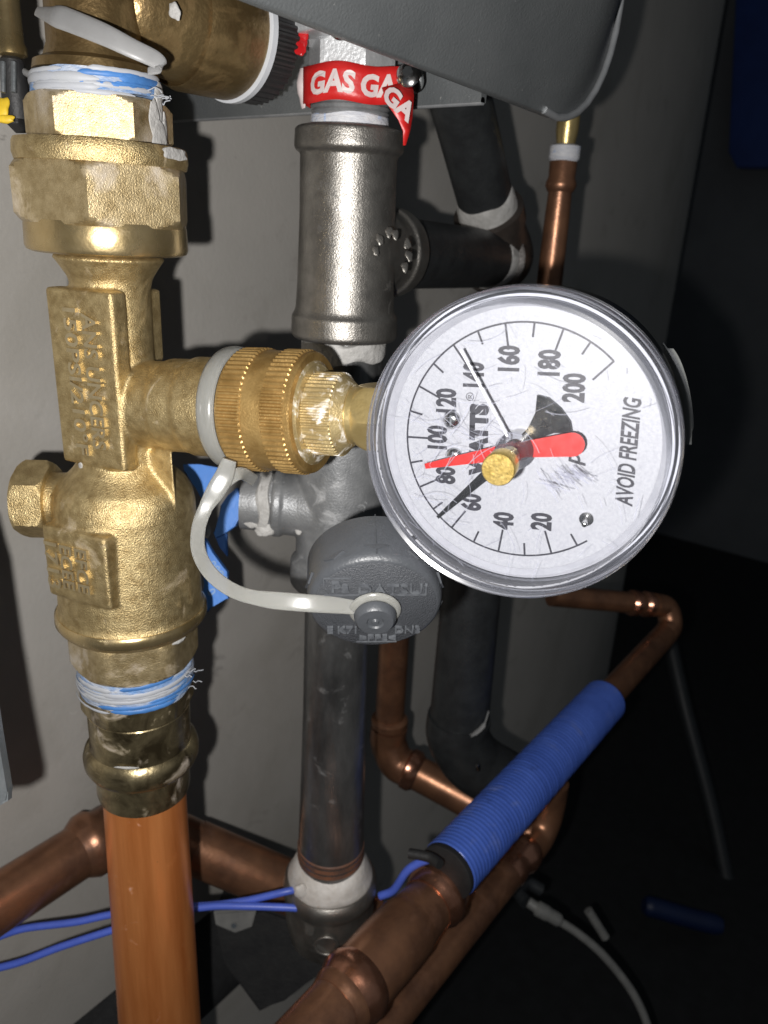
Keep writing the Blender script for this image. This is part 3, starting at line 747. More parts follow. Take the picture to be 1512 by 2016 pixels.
# strap
tst = thing('cap_strap', 'milky translucent plastic strap looped from the knurled nut to the grey cap', 'strap', cc + cn*.0015)
bm = bmesh.new(); u, v, D = frame(cn)
def torus(bm, P, ax, Rr, wr, hr, segs=64, tub=12, lo=0, hi=360, u=None):
    if u is None: u = frame(ax)[0]
    ax = ax.normalized(); v = ax.cross(u); n = segs; rings = []
    full = hi-lo >= 360
    for i in range(n + (0 if full else 1)):
        a = R(lo + (hi-lo)*i/n); dr = u*math.cos(a)+v*math.sin(a)
        rings.append([bm.verts.new(P + dr*(Rr + wr*math.cos(2*math.pi*k/tub)) + ax*hr*math.sin(2*math.pi*k/tub)) for k in range(tub)])
    m = len(rings)
    for i in range(m if full else m-1):
        a, b = rings[i], rings[(i+1) % m]
        for k in range(tub): bm.faces.new((a[k], a[(k+1) % tub], b[(k+1) % tub], b[k]))
    if not full: bm.faces.new(rings[0]); bm.faces.new(rings[-1])
torus(bm, rv + cn*.0013, cn, .0046, .0019, .0010)
finish(bm, 'rivet_eye', strap_m, tst)
dz = .0015
nutd = dep(oat(470)) - pxr(oat(470), 100)
sp = [(716, 1196, CD-.001), (690, 1192, CD-.0015), (600, 1187, CD-.004), (510, 1178, CD-.003), (456, 1161, CD), (414, 1128, CD+.003), (391, 1085, CD+.006), (391, 1040, CD+.008), (405, 1000, CD+.009), (424, 968, CD+.009), (441, 938, CD+.009), (452, 905, CD+.008)]
sp3 = smooth_path([at(*q) for q in sp], 8)
ra_ = []
for i in range(len(sp3)):
    t = i/8
    ra_.append(.0024 if t < 2.6 else (.0024-(t-2.6)/.5*.0004 if t < 3.1 else (.0020 if t < 8 else (.0020 + .0008*math.sin((t-8)/3*math.pi)))))
bm = bmesh.new(); tube(bm, sp3, [q*.92 for q in ra_], 28, flat=.36, view=True, sq=.55); finish(bm, 'tether', strap_m, tst)
bm = bmesh.new(); arm = smooth_path([at(424, 972, CD+.009), at(448, 946, CD+.010), at(474, 932, CD+.012), at(500, 945, CD+.020)], 6)
tube(bm, arm, .0017, 20, flat=.4, view=True, sq=.55); finish(bm, 'fork', strap_m, tst)
bm = bmesh.new(); torus(bm, oat(466), sdir, pxr(oat(466), 112), .0013, .0027, segs=72); finish(bm, 'neck_loop', strap_m, tst)

# ------------------------------------------------------------------ gas line
GS = Vert(669, 1000, .267)
th = thing('gas_inlet', 'grey aluminium gas inlet fitting with hexagon flats under the heater', 'gas fitting', GS.p(130))
phg = math.atan2((CAM-GS.P).y, (CAM-GS.P).x)
ug = Vector((math.cos(phg+.30), math.sin(phg+.30), 0))
nut('hex', alu, th, GS.P, GS.D, ug, (GS.p(160)-GS.P).dot(GS.D), (GS.p(84)-GS.P).dot(GS.D), pxr(GS.p((84+160)/2), 76), 1.02, 1.02)
L('nipple', galv, th, GS, [(150, 72), (200, 76), (204, 78), (209, 74), (214, 78), (219, 74), (224, 77), (229, 73), (260, 73)])
bm = bmesh.new(); fp = GS.p(62); box(bm, fp, X*.020, Y*.016, UP*.0035, bev=.0012); finish(bm, 'flange', alu, th)
bm = bmesh.new(); fp2 = at(640, 60, dep(fp)-.012); box(bm, at(640, 62, dep(fp)-.004), (at(700, 70, .22)-at(580, 52, .22))*.5, UP*.0028, ROT @ Vector((0, 0, .004)), bev=.0008); finish(bm, 'bracket', alu, th)
P = at(672, 50, dep(fp)-.010)
collar('screw', chrome, th, P, ROT @ Vector((.1, -.5, 1)), [(0, .0040), (.0010, .0040), (.0024, .0028), (.0028, .0012)], segs=24)
for px, py, r in ((597, 68, .0016), (591, 92, .0018)):
    bm = bmesh.new(); blob(bm, at(px, py, dep(fp)-.0095), ROT @ Vector((0, 0, 1)), (r, r*1.2, .0008)); finish(bm, 'torque_mark', red_lac, th)
o = L('thread_tape', tape_white, None, GS, [(228, 72), (231, 76), (242, 77), (252, 77), (258, 74)], segs=64, wob=.0002, lump=.006)
tag(o, 'white and blue thread tape on the gas nipple above the tee', 'sealant')

# warning tape
rt = pxr(GS.p(168), 93)
tgz = GS.p(168)
tcg = (CAM-tgz); tcg.z = 0; tcg.normalize(); lg = Vector((-tcg.y, tcg.x, 0)); lg = lg if lg.dot(LEFT) > 0 else -lg
plan = []
for a in range(120, -31, -6):
    plan.append(tcg*math.cos(R(a))*rt*.92 + lg*math.sin(R(a))*rt)
last = plan[-1]; tang = (plan[-1]-plan[-2]).normalized()
plan += [last + (tang*.6 - lg*.4)*(.0028*i) for i in range(1, 5)]
lens_ = [0]
for a, b in zip(plan, plan[1:]): lens_.append(lens_[-1]+(b-a).length)
TL_ = lens_[-1]
def S(u, v):
    s = max(0, min(1, u))*TL_
    i = max(j for j in range(len(lens_)) if lens_[j] <= s+1e-12); i = min(i, len(plan)-2)
    f = (s-lens_[i])/(lens_[i+1]-lens_[i]); p = plan[i].lerp(plan[i+1], f)
    t = (plan[i+1]-plan[i]).normalized(); n = t.cross(UP); n = n if n.dot(tcg) > -0.9 and n.dot(p) > 0 else -n
    zt = GS.p(140).z; zb_ = GS.p(212).z
    return Vector((tgz.x, tgz.y, zb_ + (zt-zb_)*v)) + p + UP*(.0004*math.sin(u*15)), n
tw = thing('warning_tape', 'red tape printed GAS wrapped round the gas inlet with a loose end', 'warning tape', tgz)
bm = bmesh.new(); gr = [[bm.verts.new(S(i/60, j/4)[0]) for j in range(5)] for i in range(61)]
for i in range(60):
    for j in range(4): bm.faces.new((gr[i][j], gr[i+1][j], gr[i+1][j+1], gr[i][j+1]))
band = o = finish(bm, 'band', red_tape, tw); sd = o.modifiers.new('thick', 'SOLIDIFY'); sd.thickness = .00025; sd.offset = 0
H_ = GS.p(140).z - GS.p(212).z
def tape_text(s_, u0, size):
    b = text_bm(s_, size, .00004, off=.00034, sx=1.0, shear=.10)
    for v in b.verts:
        p, n = S(u0 + v.co.x/TL_, .46 + v.co.y/H_); v.co = p + n*(.00030 + v.co.z)
    finish(b, 'lettering', tape_print, band, 0)
def u_for(px):
    return min((abs(proj(S(i/300, .5)[0])[0]-px), i/300) for i in range(60, 280))[1]
tape_text('GAS', u_for(649), .0078); tape_text('GA', u_for(742), .0078)
# loose end hanging down on the right
dg_ = dep(S(.97, .4)[0])
q0 = [at(752, 172, dg_-.006), at(812, 158, dg_-.004)]; q1 = [at(764, 206, dg_-.007), at(815, 190, dg_-.004)]; q2 = [at(785, 236, dg_-.006), at(812, 232, dg_-.003)]; q3 = [at(794, 258, dg_-.004), at(808, 256, dg_-.003)]; q4 = [at(794, 286, dg_-.003), at(799, 286, dg_-.003)]
bm = bmesh.new(); vv = [[bm.verts.new(p) for p in q] for q in (q0, q1, q2, q3, q4)]
for a, b in zip(vv, vv[1:]): bm.faces.new((a[0], a[1], b[1], b[0]))
o = finish(bm, 'loose_end', red_tape, tw); sd = o.modifiers.new('thick', 'SOLIDIFY'); sd.thickness = .0003
b = text_bm('GA', .0070, .00004, off=.00032)
ex = (at(812, 226, dg_-.006)-at(764, 182, dg_-.0095)).normalized(); ez = (ROT @ Vector((.1, 0, 1))); ez = (ez-ex*ez.dot(ex)).normalized()
put(b, at(784, 204, dg_-.0082), ex, ez.cross(ex), ez); finish(b, 'lettering', tape_print, tw, 0)
bm = bmesh.new(); tube(bm, smooth_path([S(.10, .98)[0]+lg*.0006, S(.12, .6)[0]+lg*.0012, S(.11, .2)[0]+lg*.0008, S(.12, -.12)[0]], 4), [.0012]*4+[.0014]*4+[.0010]*4+[.0007], 8, flat=.4); finish(bm, 'crumpled_edge', tape_print, tw)
P = at(806, 150, dg_-.004)
o = thing('hanger_screw', 'shiny round screw head at the right end of the red gas tape', 'screw', P)
an = ROT @ Vector((-.25, -.05, 1))
collar('head', chrome, o, P, an, [(-.004, .0036), (0, .0040), (.0012, .0038), (.0022, .0026)], segs=28)
collar('socket', iron_dark, o, P + an.normalized()*.0004, an, [(.0014, .0016), (.0025, .0016)], segs=6)

# tee
tt = thing('gas_tee', 'grey malleable iron tee below the red gas tape with cast marks', 'pipe tee', GS.p(660))
tb0 = along(GS.P, UP, py=492)
tb1 = at(985, 512, .385)
bdir = (tb1-tb0).normalized()
bm = bmesh.new()
GS.lathe(bm, [(252, 98), (257, 107), (294, 108), (301, 104), (306, 96), (420, 94), (560, 95), (608, 97), (616, 100), (622, 104), (658, 104), (666, 98)])
rb_ = pxr(tb0, 92)
lathe(bm, [(0, rb_*1.04), (.014, rb_*1.02), (.020, rb_*.97), (.0245, rb_*.94), (.025, rb_*1.02), (.0325, rb_*1.02), (.0335, rb_*.95)], tb0, bdir)
o = finish(bm, 'body', iron, tt, 0)
md = o.modifiers.new('weld', 'REMESH'); md.mode = 'VOXEL'; md.voxel_size = .00055; md.use_smooth_shade = True
sm = o.modifiers.new('soften', 'SMOOTH'); sm.factor = .5; sm.iterations = 3
rnd = random.Random(5)
for (px, py) in ((740, 494), (748, 472), (766, 457), (778, 462), (802, 480), (805, 504), (797, 526)):
    # cast dots sit on the boss shoulder
    r = ray(px, py); d = dep(tb0)-rb_*.93 if px < 790 else dep(tb0)-rb_*.72
    bm = bmesh.new(); blob(bm, at(px, py, d), ROT @ Vector((.3, .1, 1)), (.0010, .0015, .0006), px); finish(bm, 'cast_mark', iron, tt, 60)
# nipple between tee and elbow
un, vn, wn = frame(bdir)
tn = thing('branch_nipple', 'short black pipe nipple between the grey tee and the dark elbow', 'pipe', tb0+bdir*.03)
Lb = (tb1-tb0).length; rnip = pxr(along(tb0, bdir, px=870), 60)
collar('pipe', iron_dark, tn, tb0, bdir, [(.030, rnip), (Lb-.016, rnip*1.03)])
collar('dope_ring', dope, tn, tb0, bdir, [(Lb-.0215, rnip*.99), (Lb-.0205, rnip*1.06), (Lb-.0125, rnip*1.09), (Lb-.0120, rnip*.99)], wob=.0004, lump=.012)
bm = bmesh.new(); blob(bm, at(858, 480, dep(along(tb0, bdir, px=858))-rnip*.95), ROT @ Vector((0, .3, 1)), (.0042, .0050, .0008), 2); finish(bm, 'dope_smear', dope, tn, 60)
# elbow and rising black pipe
te = thing('gas_elbow', 'dark brown iron elbow ringed with white sealant right of the tee', 'pipe elbow', tb1)
up1 = at(905, 190, .315); ud = (up1-tb1).normalized()
re = rnip*1.22
ar = tb1 - bdir*.012; br = tb1 + ud*.030
bm = bmesh.new()
cp = [ar, tb1-bdir*.004, tb1 + bdir*.004 + ud*.002, tb1 + bdir*.004 + ud*.008, tb1+ud*.016, br]
tube(bm, smooth_path(cp, 5), re, 32)
collar_p = smooth_path(cp, 5)
finish(bm, 'body', iron_elbow, te)
collar('mouth', iron_elbow, te, br, ud, [(-.008, re), (-.0075, re*1.07), (.0, re*1.07), (.0006, re*1.0)])
collar('mouth', iron_elbow, te, ar, bdir, [(-.0006, re), (0, re*1.07), (.0075, re*1.07), (.008, re)])
tr_ = thing('riser_pipe', 'black pipe rising at a slant behind the heater cover with white sealant', 'pipe', br)
collar('pipe', iron_dark, tr_, br, ud, [(-.006, rnip*1.0), ((up1-br).length+.05, rnip*1.02)])
collar('dope_ring', dope, tr_, br, ud, [(-.001, rnip*1.0), (.000, rnip*1.10), (.0065, rnip*1.07), (.0085, rnip*1.04), (.0090, rnip*1.0)], wob=.0008, lump=.015)

# below the tee: nipple, reducing tee, riser pipe, coupling
o = L('gas_nipple', iron_pipe, None, GS, [(660, 78), (800, 77)])
tag(o, 'short iron nipple mostly hidden behind the brass swivel nut', 'pipe')
o = L('dope_band', dope, None, GS, [(664, 80), (668, 84), (692, 84), (700, 82), (703, 78)], segs=72, wob=.0006, lump=.012)
tag(o, 'white sealant band right under the grey gas tee', 'sealant')
tr2 = thing('reducing_tee', 'galvanised reducing tee behind the brass nut marked one half', 'pipe tee', GS.p(1100))
bp0 = along(GS.P, UP, py=1000)
bp1 = at(470, 985, dep(bp0)-.002); bdir2 = (bp1-bp0).normalized()
bm = bmesh.new()
GS.lathe(bm, [(770, 88), (780, 96), (830, 96), (845, 86), (1090, 84), (1100, 94), (1140, 94), (1150, 84)])
rr_ = pxr(bp0, 62)
lt = lambda px: (along(bp0, bdir2, px=px)-bp0).length
lathe(bm, [(0, rr_*1.25), (lt(600), rr_*1.05), (lt(585), rr_*1.0), (lt(560), rr_*.98), (lt(556), rr_*1.06), (lt(542), rr_*1.06), (lt(538), rr_*.98)], bp0, bdir2)
o = finish(bm, 'body', galv, tr2, 0)
md = o.modifiers.new('weld', 'REMESH'); md.mode = 'VOXEL'; md.voxel_size = .0006; md.use_smooth_shade = True
sm = o.modifiers.new('soften', 'SMOOTH'); sm.factor = .5; sm.iterations = 4
for s_, px, py, sz, dd in (('1/2', 606, 985, .0060, .95), ('3/4', 712, 985, .0066, 1.16)):
    b = text_bm(s_, sz, .0006, off=.00012); ez = (ROT @ Vector((0 if px < 650 else .35, .15, 1))).normalized(); ex = (ROT @ Vector((.35, 1, 0))).normalized(); ex = (ex-ez*ex.dot(ez)).normalized()
    put(b, at(px, py, dep(bp0)-rr_*dd*1.05), ex, ez.cross(ex), ez); finish(b, 'cast_lettering', galv, tr2, 30)
collar('thread_ring', galv, tr2, bp0, bdir2, [(lt(540), rr_*.92), (lt(530), rr_*.95), (lt(525), rr_*.90), (lt(518), rr_*.94), (lt(500), rr_*.9), (lt(478), rr_*.9)])
collar('dope_ring', dope, tr2, bp0, bdir2, [(lt(536), rr_*.9), (lt(533), rr_*1.02), (lt(515), rr_*1.0), (lt(510), rr_*.9)], wob=.0004, lump=.015)
for px, py, r in ((498, 1025, (.0028, .0020, .0020)), (522, 1038, (.0032, .0026, .0022)), (590, 1040, (.0016, .0018, .0012)), (515, 1046, (.002, .0014, .0015))):
    bm = bmesh.new(); blob(bm, at(px, py, dep(bp0)-.008), ROT @ Vector((0, 0, 1)), r, px); finish(bm, 'dope_drip', dope, tr2, 60)
o = L('gas_pipe', iron_pipe, None, GS, [(1130, 64), (1400, 62), (1660, 64), (1690, 64), (1697, 61), (1700, 64), (1706, 61), (1709, 64), (1715, 61), (1730, 60)])
tag(o, 'scuffed black iron gas pipe standing below the grey cap', 'pipe')
tcx = thing('pipe_coupling', 'dark iron coupling with white rusty sealant at the foot of the gas pipe', 'pipe fitting', GS.p(1880))
L('dope_ring', dope_rust, tcx, GS, [(1684, 60), (1688, 66), (1693, 70), (1700, 76), (1706, 77), (1714, 82), (1720, 82), (1728, 79)], segs=90, wob=.0007, lump=.012)
L('rusty_thread', rust, tcx, GS, [(1656, 63), (1659, 65.5), (1664, 63.5), (1669, 65.5), (1674, 63.5), (1679, 65.5), (1684, 63.5), (1700, 63)])
L('body', iron, tcx, GS, [(1724, 70), (1721, 84), (1726, 90), (1734, 92), (1746, 91), (1751, 85), (1756, 83), (1776, 87), (1800, 84), (1830, 76), (1846, 60), (1856, 40)])
P, n = cyl_pt(GS, 1786, 86, 2)
bm = bmesh.new(); torus(bm, P, n, .0052, .0006, .0006, segs=28, tub=8); finish(bm, 'foundry_ring', iron, tcx, 60)
bm = bmesh.new(); blob(bm, cyl_pt(GS, 1706, 80, 42)[0], n, (.0026, .0034, .0026), 3); finish(bm, 'dope_drip', dope_rust, tcx, 60)

# ------------------------------------------------------------------ blue lever handle behind
hd_d = dep(bp0)+.002
tb_ = thing('valve_handle', 'bright blue lever handle behind the brass valve and strap', 'valve handle', at(420, 1060, hd_d))
def poly(name, mat, pts, d, off, parent, bev=.0004):
    b = bmesh.new(); slab(b, [at(px, py, d + (dd if False else 0)) for px, py in pts], ROT @ Vector((0, 0, -off)), bev); return finish(b, name, mat, parent, 30)
poly('upper_wing', blue_handle, [(360, 914), (392, 914), (436, 922), (424, 950), (404, 990), (392, 975), (380, 950), (362, 928)], hd_d, .006, tb_)
poly('side_wing', blue_handle, [(466, 960), (474, 985), (475, 1010), (462, 1036), (440, 1052), (424, 1060), (420, 1048), (432, 1020), (434, 995), (448, 975)], hd_d-.003, .005, tb_)
poly('blade', blue_handle, [(380, 1040), (402, 1060), (418, 1088), (434, 1110), (446, 1126), (448, 1180), (412, 1196), (408, 1206), (383, 1207), (384, 1196), (398, 1190), (404, 1150), (396, 1100)], hd_d+.001, .004, tb_)
poly('fin', blue_handle, [(424, 1058), (446, 1050), (447, 1096), (432, 1078)], hd_d+.004, .003, tb_)
b = text_bm('0886', .0046, .0001, off=.0001); ez = ROT @ Vector((0, 0, 1)); ex = (ROT @ Vector((-.62, -.78, 0))*-1); ex = ROT @ Vector((.6, -.8, 0))
put(b, at(428, 1126, hd_d+.0008), ex, ez.cross(ex), ez); finish(b, 'lettering', blue_print, tb_, 0)
b = text_bm('0', .0046, .0001, off=.0001); put(b, at(416, 1166, hd_d+.0008), ex, ez.cross(ex), ez); finish(b, 'lettering', blue_print, tb_, 0)
collar('stem', steel, tb_, at(398, 1045, hd_d+.014), ROT @ Vector((0, 0, 1)), [(0, .0035), (.010, .0035), (.0105, .0022), (.0125, .002)], segs=16)

# ------------------------------------------------------------------ bottom pipework
# front tee line and blue sleeve, running along the wall direction
cA = at(856, 1766, .345)
def xa(px): return along(cA, X, px=px)
rA = pxr(cA, 60)
tc_ = thing('copper_tee', 'large copper tee with two rolled rings in the lower foreground', 'pipe tee', xa(760))
la = lambda px: (xa(px)-cA).x
def bead(px, wd, k0, k1):
    t = la(px); return [(t-wd, rA*k0), (t-wd*.6, rA*(k0+k1)/2), (t-wd*.25, rA*k1), (t+wd*.25, rA*k1), (t+wd*.6, rA*(k0+k1)/2), (t+wd, rA*k0)]
collar('ring', copper_bright, tc_, cA, X, bead(858, .0065, .90, 1.07))
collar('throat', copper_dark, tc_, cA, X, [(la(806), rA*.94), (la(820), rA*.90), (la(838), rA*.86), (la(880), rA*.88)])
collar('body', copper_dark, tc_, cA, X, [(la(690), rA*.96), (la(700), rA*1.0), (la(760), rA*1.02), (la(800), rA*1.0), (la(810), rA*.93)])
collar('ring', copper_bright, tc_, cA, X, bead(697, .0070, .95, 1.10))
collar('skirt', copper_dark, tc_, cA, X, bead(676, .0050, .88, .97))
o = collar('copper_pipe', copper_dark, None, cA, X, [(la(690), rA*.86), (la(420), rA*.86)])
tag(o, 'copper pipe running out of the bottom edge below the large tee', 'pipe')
bm = bmesh.new()
cS = at(880, 1716, .340); rS = pxr(cS, 60)
ls = lambda px: (along(cS, X, px=px)-cS).x
x0, x1 = ls(884), ls(1190); n = int((x1-x0)/.0025); prof = [(x0, rS*.96)]
for i in range(n):
    t = x0 + (x1-x0)*i/n; s_ = (x1-x0)/n
    j_ = random.uniform(-.006, .006); prof += [(t+s_*.2, rS*(.99+j_)), (t+s_*.55, rS*(1.0+j_)), (t+s_*.85, rS*(.955+j_))]
prof += [(x1, rS*.93)]
lathe(bm, prof, cS, X, segs=48)
ts = thing('pipe_sleeve', 'bright blue ribbed sleeve over the copper pipe, lower right', 'pipe sleeve', along(cS, X, px=882))
finish(bm, 'ribbed_sleeve', blue_foam, ts, 75)
collar('end_shade', black_rub, ts, cS, X, [(ls(877), rS*.9), (ls(878), rS*.96), (ls(884), rS*.97), (ls(885), rS*.95)])  # black ring put in for the shadow gap at the sleeve's end
bm = bmesh.new(); tube(bm, smooth_path([at(806, 1680, .33), at(830, 1684, .328), at(850, 1690, .326), at(866, 1702, .322)], 5), .0022, 10); finish(bm, 'black_tail', black_rub, ts)
for a, b_ in (((775, 1742), (800, 1712)), ((800, 1712), (838, 1686))):
    pass
bm = bmesh.new(); tube(bm, smooth_path([at(748, 1764, .352), at(775, 1752, .350), at(800, 1716, .346), at(822, 1700, .344), at(842, 1692, .342)], 6), .0019, 10)
o = finish(bm, 'blue_lead', blue_wire, None); tag(o, 'short blue wire end poking out beside the sleeve end', 'wire')
# far end: copper to the corner elbow and along the back
cA = cS; rA = rS; la = ls
far = xa(1318)
tfc = thing('corner_copper', 'dim copper pipe with an elbow in the far dark corner', 'pipe', far)
rf = rA*.62
collar('run', copper_dark, tfc, cA, X, [(la(1195), rf), (la(1312), rf)])
bk = at(1085, 1172, dep(far)*.93)
bm = bmesh.new(); tube(bm, smooth_path([xa(1308), far + UP*.004, at(1312, 1197, dep(far)), at(1285, 1190, dep(far)*.99)], 6), rf, 20); finish(bm, 'elbow', copper_dark, tfc)
bm = bmesh.new(); tube(bm, [at(1290, 1191, dep(far)*.99), bk], rf*.9, 20); finish(bm, 'back_run', copper_dark, tfc)
for px in (1245, 1272):
    P = at(1290, 1191, dep(far)*.99).lerp(bk, (1290-px)/205); D = (bk-P).normalized()
    collar('ring', copper_bright, tfc, P, D, [(-.004, rf*.9), (-.002, rf*1.1), (.002, rf*1.1), (.004, rf*.9)])
print('far', dep(far), far)

# second copper pipe, parallel and lower
c2 = at(900, 1842, .40); r2 = pxr(c2, 34)
l2 = lambda px: (along(c2, X, px=px)-c2).x
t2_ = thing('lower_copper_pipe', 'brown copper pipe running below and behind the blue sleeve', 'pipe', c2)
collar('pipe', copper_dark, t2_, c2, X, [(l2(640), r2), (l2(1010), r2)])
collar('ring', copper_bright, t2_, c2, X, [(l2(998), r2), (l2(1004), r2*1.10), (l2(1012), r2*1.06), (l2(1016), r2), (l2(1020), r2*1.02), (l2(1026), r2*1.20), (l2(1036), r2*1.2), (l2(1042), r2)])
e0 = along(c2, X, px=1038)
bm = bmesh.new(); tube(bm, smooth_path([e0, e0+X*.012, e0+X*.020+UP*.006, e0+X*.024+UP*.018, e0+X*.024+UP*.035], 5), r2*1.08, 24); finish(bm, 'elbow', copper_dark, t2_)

# left copper run, elbow and crossing run
c3 = at(100, 1712, .345); r3 = pxr(c3, 54)
l3 = lambda px: (along(c3, X, px=px)-c3).x
t3 = thing('left_copper_pipe', 'brown copper pipe with a rolled coupling entering from the left edge', 'pipe', c3)
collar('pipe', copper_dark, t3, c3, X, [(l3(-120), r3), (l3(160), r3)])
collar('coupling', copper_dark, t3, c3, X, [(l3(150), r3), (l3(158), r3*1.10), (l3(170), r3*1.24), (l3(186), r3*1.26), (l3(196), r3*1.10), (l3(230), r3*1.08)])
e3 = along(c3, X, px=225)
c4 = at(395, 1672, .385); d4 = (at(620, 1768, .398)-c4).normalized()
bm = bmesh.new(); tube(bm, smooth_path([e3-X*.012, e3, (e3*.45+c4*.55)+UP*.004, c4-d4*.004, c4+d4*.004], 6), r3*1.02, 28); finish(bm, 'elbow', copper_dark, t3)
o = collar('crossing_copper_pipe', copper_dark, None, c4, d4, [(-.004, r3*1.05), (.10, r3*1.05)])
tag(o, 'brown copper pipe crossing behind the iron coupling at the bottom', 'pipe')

# rear copper riser and elbow
c5 = at(764, 1470, .49); r5 = pxr(c5, 33)
t5 = thing('rear_copper_riser', 'shadowed copper riser and elbow right behind the gas pipe', 'pipe', c5)
up5 = along(c5, UP, py=1180)
c5d = (at(945, 1588, .475)-at(770, 1494, .49)).normalized(); q5 = at(770, 1494, .49)
bm = bmesh.new(); tube(bm, [up5, c5+UP*.012], r5*.85, 20); finish(bm, 'riser', copper_dark, t5)
bm = bmesh.new(); tube(bm, smooth_path([c5+UP*.016, c5+UP*.004, q5+c5d*.004, q5+c5d*.014], 5), r5*1.08, 24); finish(bm, 'elbow', copper_dark, t5)
collar('ring', copper_bright, t5, q5, c5d, [(.010, r5), (.012, r5*1.22), (.017, r5*1.22), (.020, r5)])
collar('run', copper_dark, t5, q5, c5d, [(.012, r5), (.095, r5)])
collar('bead', copper_dark, t5, along(c5, UP, py=1420), UP, [(-.004, r5*.85), (-.002, r5*1.08), (.002, r5*1.08), (.004, r5*.85)])

# thick black pipe and elbow
BP = Vert(915, 1300, .36)
tbp = thing('black_drop_pipe', 'thick matte black pipe and elbow hanging below the gauge', 'pipe', BP.p(1450))
L('pipe', iron_dark, tbp, BP, [(900, 58), (1440, 58)])
pb = BP.p(1445); rb5 = pxr(pb, 62); ed = (at(1050, 1520, dep(pb)+.02)-pb); ed.z *= .9; ed.normalize()
bm = bmesh.new(); tube(bm, smooth_path([pb+UP*.012, pb, pb-UP*.012+ed*.010, pb-UP*.016+ed*.024, pb-UP*.018+ed*.045], 6), rb5, 28); finish(bm, 'elbow', iron_dark, tbp)
bm = bmesh.new(); tube(bm, smooth_path([at(962, 1400, dep(pb)-rb5*1.0), at(952, 1428, dep(pb)-rb5*1.08), at(932, 1446, dep(pb)-rb5*1.1), at(912, 1452, dep(pb)-rb5*1.06)], 5), [.0004]*5+[.0012]*5+[.0009]*5+[.0003], 8, flat=.3); finish(bm, 'dope_smear', M('grey smear', (.17, .17, .17), rough=.6), tbp)
collar('screw', chrome, tbp, at(941, 1516, dep(pb)-rb5*.9), ROT @ Vector((-.1, .8, .5)), [(0, .0012), (.004, .0012), (.0045, .0008)], segs=14)

# thin copper line by the heater corner
TH = Vert(1100, 400, .40)
tth = thing('thin_copper_line', 'thin copper line with a white sealed joint under the heater corner', 'pipe', TH.p(540))
L('nipple', brass_clean, tth, TH, [(228, 22), (258, 22), (290, 17)])
L('sealed_joint', tape_white, tth, TH, [(284, 22), (288, 30), (312, 30), (318, 26)], lump=.02)
L('socket', copper_dark, tth, TH, [(314, 25), (320, 27), (350, 26), (360, 30), (368, 30), (378, 25)])
L('pipe', copper_dark, tth, TH, [(374, 23), (420, 24), (800, 27)])

# ------------------------------------------------------------------ small things and clutter
# brass fitting, black plug and lead at the top left
TLx = Vert(16, 60, .235)
o = thing('brass_tailpiece', 'brass tailpiece with a bright streak in the top left corner', 'pipe fitting', TLx.p(100))
L('barrel', brass_bright, o, TLx, [(-60, 28), (84, 27), (92, 31), (108, 31), (112, 24)])
o = thing('sensor_plug', 'black sensor plug with yellow collar at the upper left edge', 'plug', TLx.p(240))
L('shell', black_rub, o, TLx, [(112, 16), (118, 22), (150, 24), (200, 26), (235, 22)])
bm = bmesh.new(); box(bm, at(33, 190, dep(TLx.p(180))+.004), ROT @ Vector((.0018, 0, 0)), ROT @ Vector((0, .009, 0)), ROT @ Vector((0, 0, .003)), bev=.0006); finish(bm, 'clip', black_rub, o)
bm = bmesh.new(); blob(bm, at(4, 212, dep(TLx.p(210))-.0042), ROT @ Vector((0, 0, 1)), (.0018, .0026, .0014)); finish(bm, 'yellow_collar', yellow, o)
bm = bmesh.new(); blob(bm, at(8, 234, dep(TLx.p(210))-.0042), ROT @ Vector((0, 0, 1)), (.0026, .0010, .0014)); finish(bm, 'yellow_collar', yellow, o)
for px in (6, 27):
    bm = bmesh.new(); tube(bm, [at(px, 122, dep(TLx.p(150))-.0048), at(px, 182, dep(TLx.p(180))-.0050)], .0007, 8); finish(bm, 'pin', steel, o)
bm = bmesh.new(); tube(bm, smooth_path([at(-30, 92, .215), at(10, 118, .212), at(45, 140, .208), at(78, 158, .204)], 5), .0009, 10)
o = finish(bm, 'white_lead', nylon, None); tag(o, 'thin white lead slanting to the brass neck, upper left', 'wire')
# heater underside screw
P = at(487, 243, .40)
o = collar('pan_screw', steel, None, P, UP*-1, [(-.003, .0048), (.001, .0046), (.003, .0030), (.0036, .001)], segs=20); tag(o, 'small grey screw head under the heater edge', 'screw')
# steel bracket cut by the left edge, which throws the long shadow on the wall
tk = thing('steel_bracket', 'zinc plated steel bracket end cut off by the left edge', 'bracket', at(-20, 1500, .19))
bm = bmesh.new(); slab(bm, [at(px, py, .19) for px, py in ((-140, 1020), (-95, 1000), (-66, 1040), (-46, 1130), (-26, 1300), (-6, 1440), (14, 1560), (14, 1578), (-10, 1592), (-140, 1600))], ROT @ Vector((0, 0, -.003)), .0005)
finish(bm, 'plate', steel, tk, 30)
# two blue wires
for i, (pts, lab) in enumerate((
    ([(-30, 1855, .33), (20, 1836, .33), (60, 1826, .331), (150, 1815, .333), (222, 1800, .335), (320, 1788, .337), (420, 1782, .338), (490, 1772, .338), (560, 1756, .338), (590, 1750, .34)], 'upper blue wire of the pair crossing behind the orange copper pipe'),
    ([(-30, 1912, .325), (40, 1894, .326), (120, 1864, .328), (222, 1831, .331), (320, 1800, .334), (410, 1785, .335), (480, 1784, .335), (575, 1787, .336), (600, 1790, .337)], 'lower blue wire of the pair crossing behind the orange copper pipe'))):
    bm = bmesh.new(); tube(bm, smooth_path([at(*q) for q in pts], 6), .0016, 12)
    o = finish(bm, 'blue_wire', blue_wire, None); tag(o, lab, 'wire', 'blue wires')
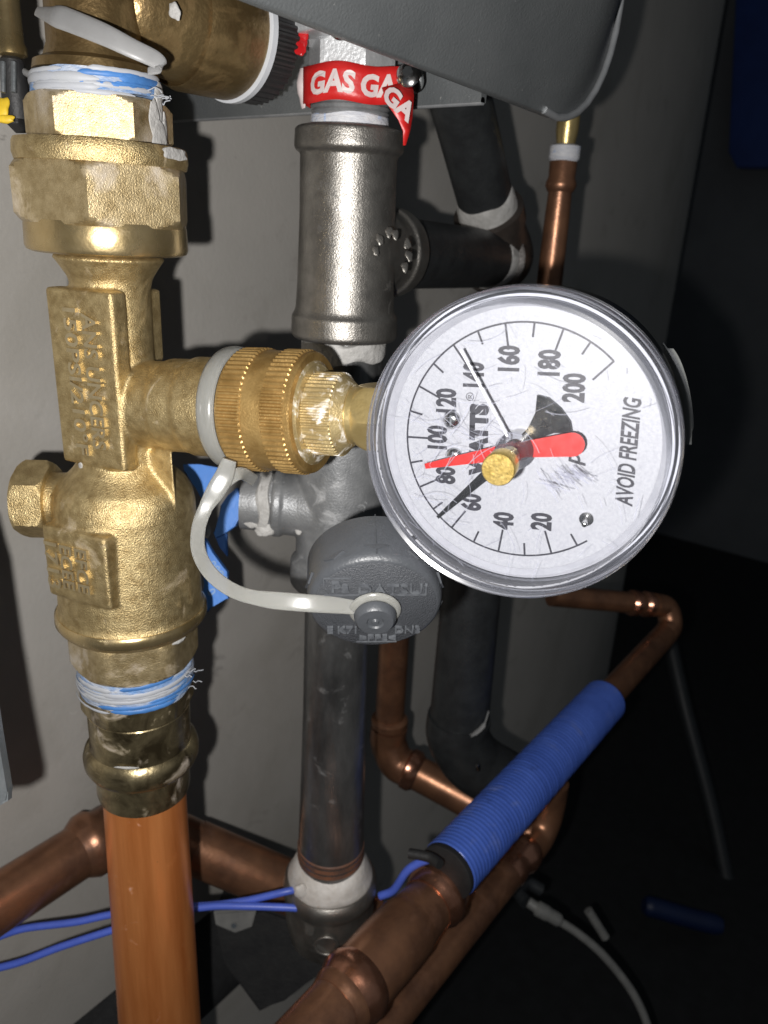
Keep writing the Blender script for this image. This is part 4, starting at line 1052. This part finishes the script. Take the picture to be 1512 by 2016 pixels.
# black clutter behind the coupling
tk = thing('black_valve_box', 'black plastic box in shadow behind the iron coupling', 'box', at(560, 1900, .44))
bm = bmesh.new(); slab(bm, [at(px, py, .425) for px, py in ((420, 1800), (520, 1788), (640, 1830), (660, 1900), (560, 1970), (510, 1995), (440, 1900))], ROT @ Vector((0, 0, -.05)), .002)
finish(bm, 'body', black_rub, tk, 30)
bm = bmesh.new(); slab(bm, [at(px, py, .420) for px, py in ((420, 1796), (505, 1790), (495, 1826), (462, 1838), (424, 1822))], ROT @ Vector((0, 0, -.004)), .001); finish(bm, 'plate', grey_cable, tk, 30)
collar('screw', chrome, tk, at(461, 1821, .419), ROT @ Vector((0, 0, 1)), [(0, .0016), (.001, .0014)], segs=14)
i0 = at(60, 2060, .46)
o = collar('insulated_pipe', black_fabric, None, i0, (X+UP*-.0).normalized(), [(-.16, .040), (.5, .040)], segs=40) if False else None
bm = bmesh.new(); q = at(170, 2060, .44); tube(bm, [q-X*.18, q+X*.13], pxr(q, 112), 36); o = finish(bm, 'insulated_pipe', black_fabric, None)
tag(o, 'charcoal foam insulated pipe in the bottom left corner', 'pipe')
# cable with connector, bottom right
tw_ = thing('grey_cable', 'pale grey cable with a plug snaking down at the bottom right', 'cable', at(1060, 1780, .55))
cb = [(1088, 1806, .55), (1130, 1832, .55), (1175, 1868, .55), (1215, 1912, .55), (1250, 1962, .55), (1275, 2020, .55), (1285, 2080, .55)]
bm = bmesh.new(); tube(bm, smooth_path([at(*q) for q in cb], 6), .0030, 12); finish(bm, 'cord', grey_cable, tw_)
bm = bmesh.new(); tube(bm, smooth_path([at(1040, 1776, .55), at(1058, 1788, .548), at(1080, 1800, .548), at(1104, 1814, .55)], 5), [.0038]*5+[.0055]*5+[.0048]*5+[.0030], 14); finish(bm, 'plug', grey_cable, tw_)
bm = bmesh.new(); tube(bm, smooth_path([at(1066, 1752, .58), at(1036, 1738, .58), at(1022, 1756, .57), at(1036, 1778, .56)], 5), .0050, 10); finish(bm, 'cord_loop', dark_pipe, tw_)
bm = bmesh.new(); tube(bm, [at(1158, 1792, .6), at(1192, 1846, .6)], .0036, 10); o = finish(bm, 'plastic_rod', grey_cable, None); tag(o, 'short pale rod lying beside the grey cable', 'rod')
# dim things far right
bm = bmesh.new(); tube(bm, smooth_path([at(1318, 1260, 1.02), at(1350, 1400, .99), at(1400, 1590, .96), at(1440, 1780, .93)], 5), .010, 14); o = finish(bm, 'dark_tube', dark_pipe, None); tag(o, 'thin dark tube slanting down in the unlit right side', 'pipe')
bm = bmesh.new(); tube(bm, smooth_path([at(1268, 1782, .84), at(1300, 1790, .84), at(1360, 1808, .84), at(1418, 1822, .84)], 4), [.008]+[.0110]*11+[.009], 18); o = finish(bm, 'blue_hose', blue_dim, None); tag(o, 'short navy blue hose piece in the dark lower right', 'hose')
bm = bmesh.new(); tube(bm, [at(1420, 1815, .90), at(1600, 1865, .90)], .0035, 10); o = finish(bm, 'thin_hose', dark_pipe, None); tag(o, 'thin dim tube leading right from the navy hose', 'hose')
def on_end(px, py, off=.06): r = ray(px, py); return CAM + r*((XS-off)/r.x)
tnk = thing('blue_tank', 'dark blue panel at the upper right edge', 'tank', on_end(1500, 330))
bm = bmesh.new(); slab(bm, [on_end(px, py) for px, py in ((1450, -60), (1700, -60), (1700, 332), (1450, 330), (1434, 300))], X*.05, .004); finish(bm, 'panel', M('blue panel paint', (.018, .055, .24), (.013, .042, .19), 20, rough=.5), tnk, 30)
print('xs', XS, at(1440, 1780, .93), at(1418, 1822, .84), FLOOR)
